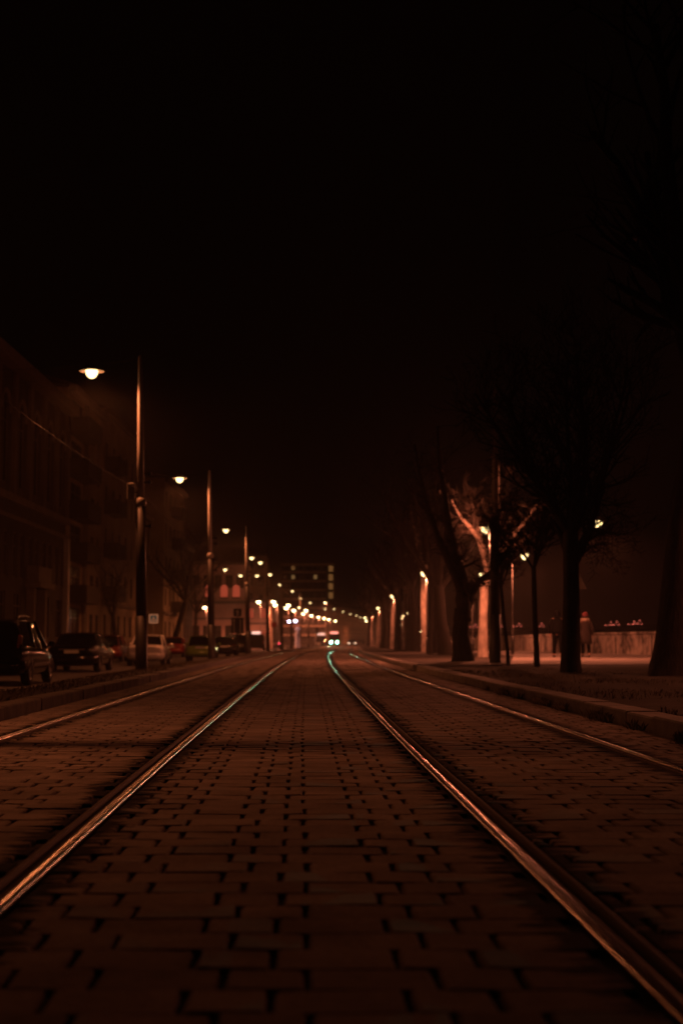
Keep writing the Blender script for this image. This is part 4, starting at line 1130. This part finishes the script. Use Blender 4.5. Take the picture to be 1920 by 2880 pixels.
# 1: big institutional house with tall arched windows
b1 = thing('institution_building', 'dark stone building with tall arched upper windows, nearest on the left', 'building', (FX, 58.0, -.2), math.pi/2)
op = []; L1 = 34.6; nb = 9; bay = L1 / nb
for i in range(nb):
    c = bay * (i + .5)
    op.append((c-.95, c+.95, 9.5, 14.3, M['pane'], True))
    for s in (-.85, .85): op.append((c+s-.5, c+s+.5, 4.5, 7.0, M['pane'], False))
    if i != 6: op.append((c-.9, c+.9, 1.2, 3.7, M['pane'], False))
op.append((bay*6.5-1.1, bay*6.5+1.1, .25, 3.6, M['pane'], True))
facade(b1, L1, 16.2, op, M['wall_stone'], .15)
lbox(b1, 'cornice', M['trim'], -.02, L1+.25, -.75, -.003, 15.75, 16.35)
lbox(b1, 'string_course', M['trim'], -.02, L1+.1, -.28, -.003, 8.55, 8.95)
lbox(b1, 'string_course', M['trim'], -.02, L1+.1, -.18, -.003, 7.62, 7.85)
lbox(b1, 'corner_strip', M['sign_back'], L1-.5, L1+.02, -.3, -.003, .92, 7.6)
lbox(b1, 'plinth', M['wall_grey'], -.02, L1+.05, -.12, -.003, 0, .9)
for i in range(nb + 1):
    c = min(max(bay * i, .3), L1 - .3)
    lbox(b1, 'pilaster', M['wall_grey'], c-.32, c+.32, -.22, -.003, 8.96, 15.74, .03)
for i in range(nb):
    c = bay * (i + .5); m = MB(); n = 10
    for (r0, r1) in ((.98, 1.2),):
        pts = [(c + r0*math.cos(a*math.pi/n), 13.35 + r0*math.sin(a*math.pi/n)) for a in range(n+1)] + [(c + r1*math.cos(a*math.pi/n), 13.35 + r1*math.sin(a*math.pi/n)) for a in range(n, -1, -1)]
        for a in range(n): m.prism([pts[a], pts[a+1], pts[2*n-a], pts[2*n+1-a]], -.12, -.003)
    m.build('arch_moulding', M['trim'], b1)
MB().add([(0,-.5,16.36),(L1+.2,-.5,16.36),(L1+.2,4.5,19.0),(0,4.5,19.0),(L1+.2,12,16.36),(0,12,16.36)], [(0,1,2,3),(3,2,4,5),(1,4,2),(0,3,5)]).build('roof', M['roof_tile'], b1)
c = bay*6.5
lbox(b1, 'portal_bracket', M['trim'], c-2.0, c+2.0, -.9, -.003, 4.05, 4.35); lbox(b1, 'portal_balcony', M['trim'], c-1.8, c+1.8, -.75, -.003, 4.36, 5.3, .04)
for s in (-1, 1): lbox(b1, 'portal_column', M['trim'], c+s*1.5-.22, c+s*1.5+.22, -.5, -.003, .0, 4.04, .04)

# 2: house with stacked loggias
b2 = thing('apartment_building', 'apartment house with stacked dark balconies and one lit window', 'building', (FX, 92.8, -.2), math.pi/2)
op = []; L2 = 13.8
for f in range(6):
    z = 1.15 + f * 2.8
    op.append((6.6, 8.1, z, z+1.9, M['pane'], False))
    op.append((9.0, 10.5, z, z+1.8, M['lit_pale'] if f == 4 else M['pane'], False)); op.append((11.5, 12.7, z, z+1.8, M['pane'], False))
    op.append((1.2, 5.2, z-.2, z+2.1, M['pane'], False))
facade(b2, L2, 17.8, op, M['wall_ochre'], .11)
for f in range(1, 6):
    z = 1.15 + f*2.8
    lbox(b2, 'balcony', M['wall_stone'], .6, 5.8, -1.3, -.003, z-.45, z-.25)
    m = MB().box(.6, 5.8, -1.3, -1.22, z-.24, z+.75).box(.6, .68, -1.21, -.01, z-.24, z+.75).box(5.72, 5.8, -1.21, -.01, z-.24, z+.75)
    m.build('balcony_rail', M['wall_stone'], b2)
lbox(b2, 'corner_strip', M['trim'], 5.85, 6.4, -.25, -.003, 0, 17.6); lbox(b2, 'cornice', M['trim'], 0.05, L2, -.5, -.003, 17.5, 17.95)
MB().add([(0,-.4,17.96),(L2,-.4,17.96),(L2,6,20),(0,6,20),(L2,12,17.96),(0,12,17.96)], [(0,1,2,3),(3,2,4,5),(1,4,2),(0,3,5)]).build('roof', M['roof_tile'], b2)
# 3
def plain_house(label, y, L, H, floors, nb, wm, rng, z0=1.3, fh=3.3, win=(1.15, 1.75), lit=0, x=FX, rz=math.pi/2, arch=False, arched=True, roof=2.2, name='town_house', litmats=('lit_pane','lit_dim'), cor=None):
    rnd = random.Random(rng)
    b = thing(name, label, 'building', (x, y, -.2), rz, None)
    op = []; bay = L / nb
    for f in range(floors):
        if f == 1 and not arched: continue
        for i in range(nb):
            c = bay*(i+.5); z = z0 + f*fh
            pm_ = M[rnd.choice(litmats)] if rnd.random() < lit else M['pane']
            op.append((c-win[0]/2, c+win[0]/2, z, z+win[1], pm_, arch and f == 1))
    facade(b, L, H, op, wm)
    lbox(b, 'cornice', M['trim'], .03, L-.03, -.45, -.003, H-.35, H+.1)
    lbox(b, 'string_course', M['trim'], .03, L-.03, -.16, -.003, z0+fh-.85, z0+fh-.6)
    if roof: MB().add([(0,-.3,H+.11),(L,-.3,H+.11),(L,6,H+roof),(0,6,H+roof),(L,12,H+.11),(0,12,H+.11)], [(0,1,2,3),(3,2,4,5),(1,4,2),(0,3,5)]).build('roof', M['roof_tile'], b)
    return b
b3 = plain_house('plain house front rising right beside the tallest mast', 106.8, 20.0, 18.6, 5, 6, M['wall_ochre'], 3, lit=0)
for f in range(1, 5): lbox(b3, 'balcony', M['wall_stone'], .6, 5.0, -1.1, -.003, 1.3+f*3.3-.55, 1.3+f*3.3+.55, .03)
h4 = plain_house('low set back house just beyond the plain house front', 127.0, 14.5, 13.2, 3, 4, M['wall_grey'], 5, lit=0, x=FX-1.2, roof=3)
h5 = plain_house('tall narrow house with balconies between the two nearest masts', 141.7, 17.5, 17.4, 5, 5, M['wall_ochre'], 8, lit=0, x=FX+.3)
for f in range(1, 5): lbox(h5, 'balcony', M['wall_stone'], 6.2, 11.0, -1.1, -.003, 1.3+f*3.3-.55, 1.3+f*3.3+.55, .03)
plain_house('low house at the end of the row left of the second mast', 159.5, 18, 12.4, 3, 5, M['wall_grey'], 9, lit=0, x=FX-.5, roof=3)
# lit house across the bend with arched windows and a strong cornice
E_D = 203; ex0 = -21.5; exs = P(690, 1700, E_D).x
e = plain_house('reddish lit house with arched windows facing down the street', E_D, exs - ex0, 12.3, 3, 5, M['wall_warm'], 12, z0=1.4, fh=3.6, win=(1.1, 1.9), lit=.0, x=ex0, rz=0, arch=True, litmats=('lit_dim','lit_dim'), arched=False)
lbox(e, 'main_ledge', M['trim'], -.05, exs - ex0, -.6, -.46, 6.35, 6.8)
for i, nx in enumerate((587, 630, 664)):
    cx = P(nx, 1675, E_D).x - ex0
    m = MB(); n = 8; ww = .5
    pts = [(cx-ww, 7.35), (cx+ww, 7.35)] + [(cx + ww*math.cos(a*math.pi/n), 8.6 + ww*math.sin(a*math.pi/n)) for a in range(n+1)]
    m.prism(pts, -.10, -.02); m.build('arched_window', M['lit_dim'], e)
    lbox(e, 'window_sill', M['trim'], cx-.6, cx+.6, -.3, -.003, 7.1, 7.3)
x2 = P(757, 1700, E_D).x
e2 = plain_house('bright reddish end house behind the fourth and fifth mast', E_D - .6, x2 - exs - .03, 6.9, 2, 2, M['wall_warm'], 15, z0=1.0, fh=3.3, win=(.8, 1.5), lit=.3, x=exs + .03, rz=0, roof=0, litmats=('lit_dim',))
plain_house('house behind the bend with two lit top windows', 330, 20, 21.2, 5, 8, M['wall_warm'], 19, z0=2.0, fh=4.0, win=(1.2, 2.0), lit=.22, x=-37.5, rz=0, litmats=('lit_pane','lit_dim'))
# tall block with balcony bands and a lit stair corner
def block():
    d = 440; x0 = P(792, 1700, d).x; x1 = P(938, 1700, d).x; Lb = x1 - x0; H = P(850, 1587, d).z + .2
    b = thing('balcony_block', 'tall dark block with balcony bands and a lit stair corner behind the tram', 'building', (x0, d, -.2), 0)
    op = []; fh = H / 9; rnd = random.Random(2)
    for f in range(9):
        z = f*fh + .9
        for i in range(6):
            c = (Lb - 2.2) * (i + .5) / 6
            lit = (f == 8 and i == 1) or (f == 7 and i == 4) or (f == 7 and i == 1)
            op.append((c-.55, c+.55, z, z+fh*.5, (M['lit_pale'] if f == 8 else M['lit_pane']) if lit else M['pane'], False))
    facade(b, Lb, H, op, M['wall_stone'])
    for f in range(1, 9): lbox(b, 'balcony', M['band'], .2, Lb-2.4, -1.4, -.003, f*fh+.05, f*fh+.55)
    lbox(b, 'parapet', M['band'], -.3, Lb+.3, -1.5, -.003, H-.5, H+.2)
    for f in range(5, 9):
        o = lbox(b, 'stair_window', M['lit_pale'], Lb-1.55, Lb-.2, -.14, -.02, f*fh+.5, f*fh+fh-.35)
block()
M['wall_far'] = M['wall_grey']
plain_house('long dim house lining the bend behind the tram', 452, 128, 12.5, 3, 36, M['wall_warm'], 25, lit=.06, x=-2.2, rz=R(82.6))

# ================================================================== FLOOD WALL, BRIDGE
def flood_wall():
    m = bpy.data.materials.new('stained_concrete'); m.use_nodes = True; nt = m.node_tree; L = nt.links.new; b = nt.nodes['Principled BSDF']
    tc = nt.nodes.new('ShaderNodeTexCoord')
    def noise(scale, mapscale, det=6):
        mp = nt.nodes.new('ShaderNodeMapping'); mp.inputs['Scale'].default_value = mapscale; L(tc.outputs['Object'], mp.inputs[0])
        n = nt.nodes.new('ShaderNodeTexNoise'); n.inputs['Scale'].default_value = scale; n.inputs['Detail'].default_value = det; L(mp.outputs[0], n.inputs['Vector']); return n
    n1 = noise(1.0, (1.2, .5, .25)); n2 = noise(3.0, (1, 1, 1))
    a = nt.nodes.new('ShaderNodeMath'); a.operation = 'MULTIPLY_ADD'; a.inputs[1].default_value = .6; L(n2.outputs['Fac'], a.inputs[0]); L(n1.outputs['Fac'], a.inputs[2])
    cr = nt.nodes.new('ShaderNodeValToRGB'); e = cr.color_ramp.elements; e[0].position = .64; e[0].color = (.03,.026,.022,1); e[1].position = .86; e[1].color = (.36,.32,.28,1)
    L(a.outputs[0], cr.inputs[0]); L(cr.outputs[0], b.inputs['Base Color']); b.inputs['Roughness'].default_value = .9
    pts = [(21.5, 18), (19.5, 34), (16.9, 50), (14.45, 66.5), (12.4, 82), (11.6, 97), (11.9, 125), (12.6, 165), (13.8, 215), (16, 260), (20, 320), (26, 380)]
    t = thing('flood_wall', 'low stained concrete flood wall with a coping along the promenade', 'wall', (0, 0, 0), 0)
    body = MB(); cope = MB()
    def band(mb, off0, off1, z0, z1):
        vs = []
        for i, (x, y) in enumerate(pts):
            zt = .15 if y > 40 else .14
            top = 1.24 if y < 90 else 1.16
            vs += [(x+off0, y, (z0 if z0 < .5 else top + z0 - 1)), (x+off0, y, top + z1 - 1), (x+off1, y, top + z1 - 1), (x+off1, y, (z0 if z0 < .5 else top + z0 - 1))]
        fs = []
        for i in range(len(pts)-1):
            for j in range(4): fs.append((i*4+j, i*4+(j+1)%4, (i+1)*4+(j+1)%4, (i+1)*4+j))
        fs += [(0,1,2,3), tuple((len(pts)-1)*4 + j for j in (3,2,1,0))]
        mb.add(vs, fs)
    band(body, 0, .35, -.3, .88); body.build('wall_body', m, t)
    band(cope, -.07, .42, .882, 1.0); cope.build('coping', m, t, bevel=.02)
    for i in range(len(pts) - 1):
        (xa, ya), (xb, yb) = pts[i], pts[i+1]
        if ya > 170: break
        n = max(1, int((yb - ya) / 5))
        for k in range(n):
            u = k / n; x, y = xa + (xb-xa)*u, ya + (yb-ya)*u
            MB().box(x-.035, x+.01, y-.03, y+.03, .1, 1.02).build('joint', M['bed'], t)
flood_wall()
# quay behind the wall
strip('quay', [(11.9, -.6), (16.5, -2.6)], 95, 330, 8, M['earth'])

def bridge():
    a = Vector((18, 470, 4.0)); b_ = Vector((150, 395, 5.2))
    t = thing('bridge', 'dark long bridge across the river carrying clusters of lamps', 'bridge', a, 0)
    L = (b_ - a)
    n = Vector((-L.y, L.x, 0)).normalized()
    vs = []
    for p in (Vector((0,0,0)), L):
        for o in (0, 9):
            for z in (-1.6, 0): vs.append(p + n*o + Vector((0,0,z)))
    MB().add(vs, [(0,1,3,2),(4,6,7,5),(0,4,5,1),(2,3,7,6),(1,5,7,3),(0,2,6,4)]).build('deck', M['wall_stone'], t)
    for k in range(5):
        p = L * ((k+.5)/5); MB().box(p.x-2, p.x+2, p.y-2, p.y+9, -7, p.z-1.6).build('pier', M['wall_stone'], t)
    m = MB()
    for z in (.5, 1.0): m.tube([Vector((0,0,z)), L+Vector((0,0,z))], .07, 5)
    m.build('railing', M['dark_metal'], t)
    spots = [(1332,1762,'rg'),(1410,1759,'b'),(1454,1759.5,''),(1517.5,1760,''),(1713,1755.5,''),(1729,1754.5,''),(1778,1753,''),(1793,1752,'')]
    M['globe'] = glow('bridge_globe', (1.0,.17,.11), 4.5)
    for i, (nx, ny, _) in enumerate(spots):
        # where the line of sight to the cluster meets the bridge parapet
        best = min((abs(P(nx, ny, (a + L*u).y).x - (a + L*u).x), u) for u in [q/400 for q in range(401)])[1]
        q = a + L*best; pz = P(nx, ny, q.y)
        tt = thing('bridge_candelabra', f'small cluster of reddish lamps on the bridge, {ORD[i]} from the trees toward the huge trunk', 'lamp', (pz.x, q.y, q.z - .05), 0, 'lamp clusters on the far bridge')
        zz = pz.z - q.z
        MB().tube([(0,0,0),(0,0,zz+.5)], .07, 6).build('post', M['dark_metal'], tt)
        MB().tube([(-1.15,0,zz-.35),(0,0,zz-.5),(1.15,0,zz-.35)], .04, 5).build('arm', M['dark_metal'], tt)
        for (x, z) in ((-1.15,-.25),(0,-.2),(1.15,-.25),(.55,.6)):
            MB().lathe([(0,-.11),(.08,-.08),(.11,0),(.08,.08),(0,.11)], 10, (x, 0, zz+z)).build('globe', M['globe'], tt, smooth=True)
bridge()

# ================================================================== SMALL GROWTH
def blades(name, spots, material, hmin, hmax, seed, wd=.006):
    rnd = random.Random(seed); m = MB()
    for x, y, z in spots:
        h = rnd.uniform(hmin, hmax); a = rnd.uniform(0, 6.28); l = rnd.uniform(.2, .9) * h
        c, s = math.cos(a), math.sin(a); w = wd * rnd.uniform(.7, 1.5)
        m.add([(x - s*w, y + c*w, z), (x + s*w, y - c*w, z), (x + c*l*.4 + s*w*.6, y + s*l*.4 - c*w*.6, z + h*.65), (x + c*l, y + s*l, z + h)], [(0,1,2),(0,2,3)])
    o = m.build(name, material); o['kind'] = 'stuff'; return o
rnd = random.Random(77); sp = []
while len(sp) < 15000:
    y = 7 + 26 * rnd.random() ** 1.5; x = C(y) + 3.3 + 10 * rnd.random()
    if math.sin(x*2.1 + y*.7) + math.sin(y*1.3 - x*.8) + rnd.uniform(-1, 1) > .2: sp.append((x, y, .085))
blades('grass', sp, M['grass'], .02, .07, 1)
sp = []
while len(sp) < 2600:                              # weeds in the foot of the right kerb
    y = 6.5 + 16 * rnd.random() ** 1.4
    if math.sin(y*3.7) + math.sin(y*1.9 + 1) + rnd.uniform(-.8,.8) > .7: sp.append((C(y) + 2.95 - abs(rnd.gauss(0, .035)), y, -.015))
blades('weeds', sp, M['grass'], .03, .11, 2, .004)
sp = []
while len(sp) < 6000:
    y = 10 + 40 * rnd.random() ** 1.4; sp.append((C(y) - 3.15 - 2.3*rnd.random(), y, .06 - 0.0)); x = sp[-1][0] - C(y)
    z = .10 + (x + 3.08) * .03 if x > -3.6 else (.085 + (x + 3.6) * .094 if x > -4.5 else (x + 4.5) * .2)
    sp[-1] = (sp[-1][0], y, z - .01)
blades('grass', sp, M['grass'], .02, .08, 3)
# little bare shoot by the right kerb
sh = MB(); rs = random.Random(9); base = P(1893, 2010, 10.7)
pos = Vector((C(10.9) + 3.36, 10.9, .09))
for k in range(5): grow(rs, sh, Vector((0,0,0)), Vector((rs.uniform(-.5,.5), rs.uniform(-.3,.3), 1)), rs.uniform(.15,.28), .004, 2, 4, .3, .05, (2,3), .0015)
o = sh.build('bare_shoot', M['bark_dark'], smooth=True, loc=pos); tag(o, 'small bare shoot growing behind the right kerb stones', 'plant')

# ================================================================== AIR
hz = MB().box(-920, 920, -110, 1520, -4.4, 60).build('haze', None) if False else None
m = bpy.data.materials.new('night_haze'); m.use_nodes = True; nt = m.node_tree; nt.nodes.clear()
pv = nt.nodes.new('ShaderNodeVolumePrincipled'); pv.inputs['Color'].default_value = (.85,.82,.78,1); pv.inputs['Density'].default_value = HAZE_DENSITY; pv.inputs['Anisotropy'].default_value = .35
out = nt.nodes.new('ShaderNodeOutputMaterial'); nt.links.new(pv.outputs[0], out.inputs['Volume'])
hz = MB().box(-920, 920, -110, 1520, -8.4, 60).build('haze', m); hz['kind'] = 'stuff'
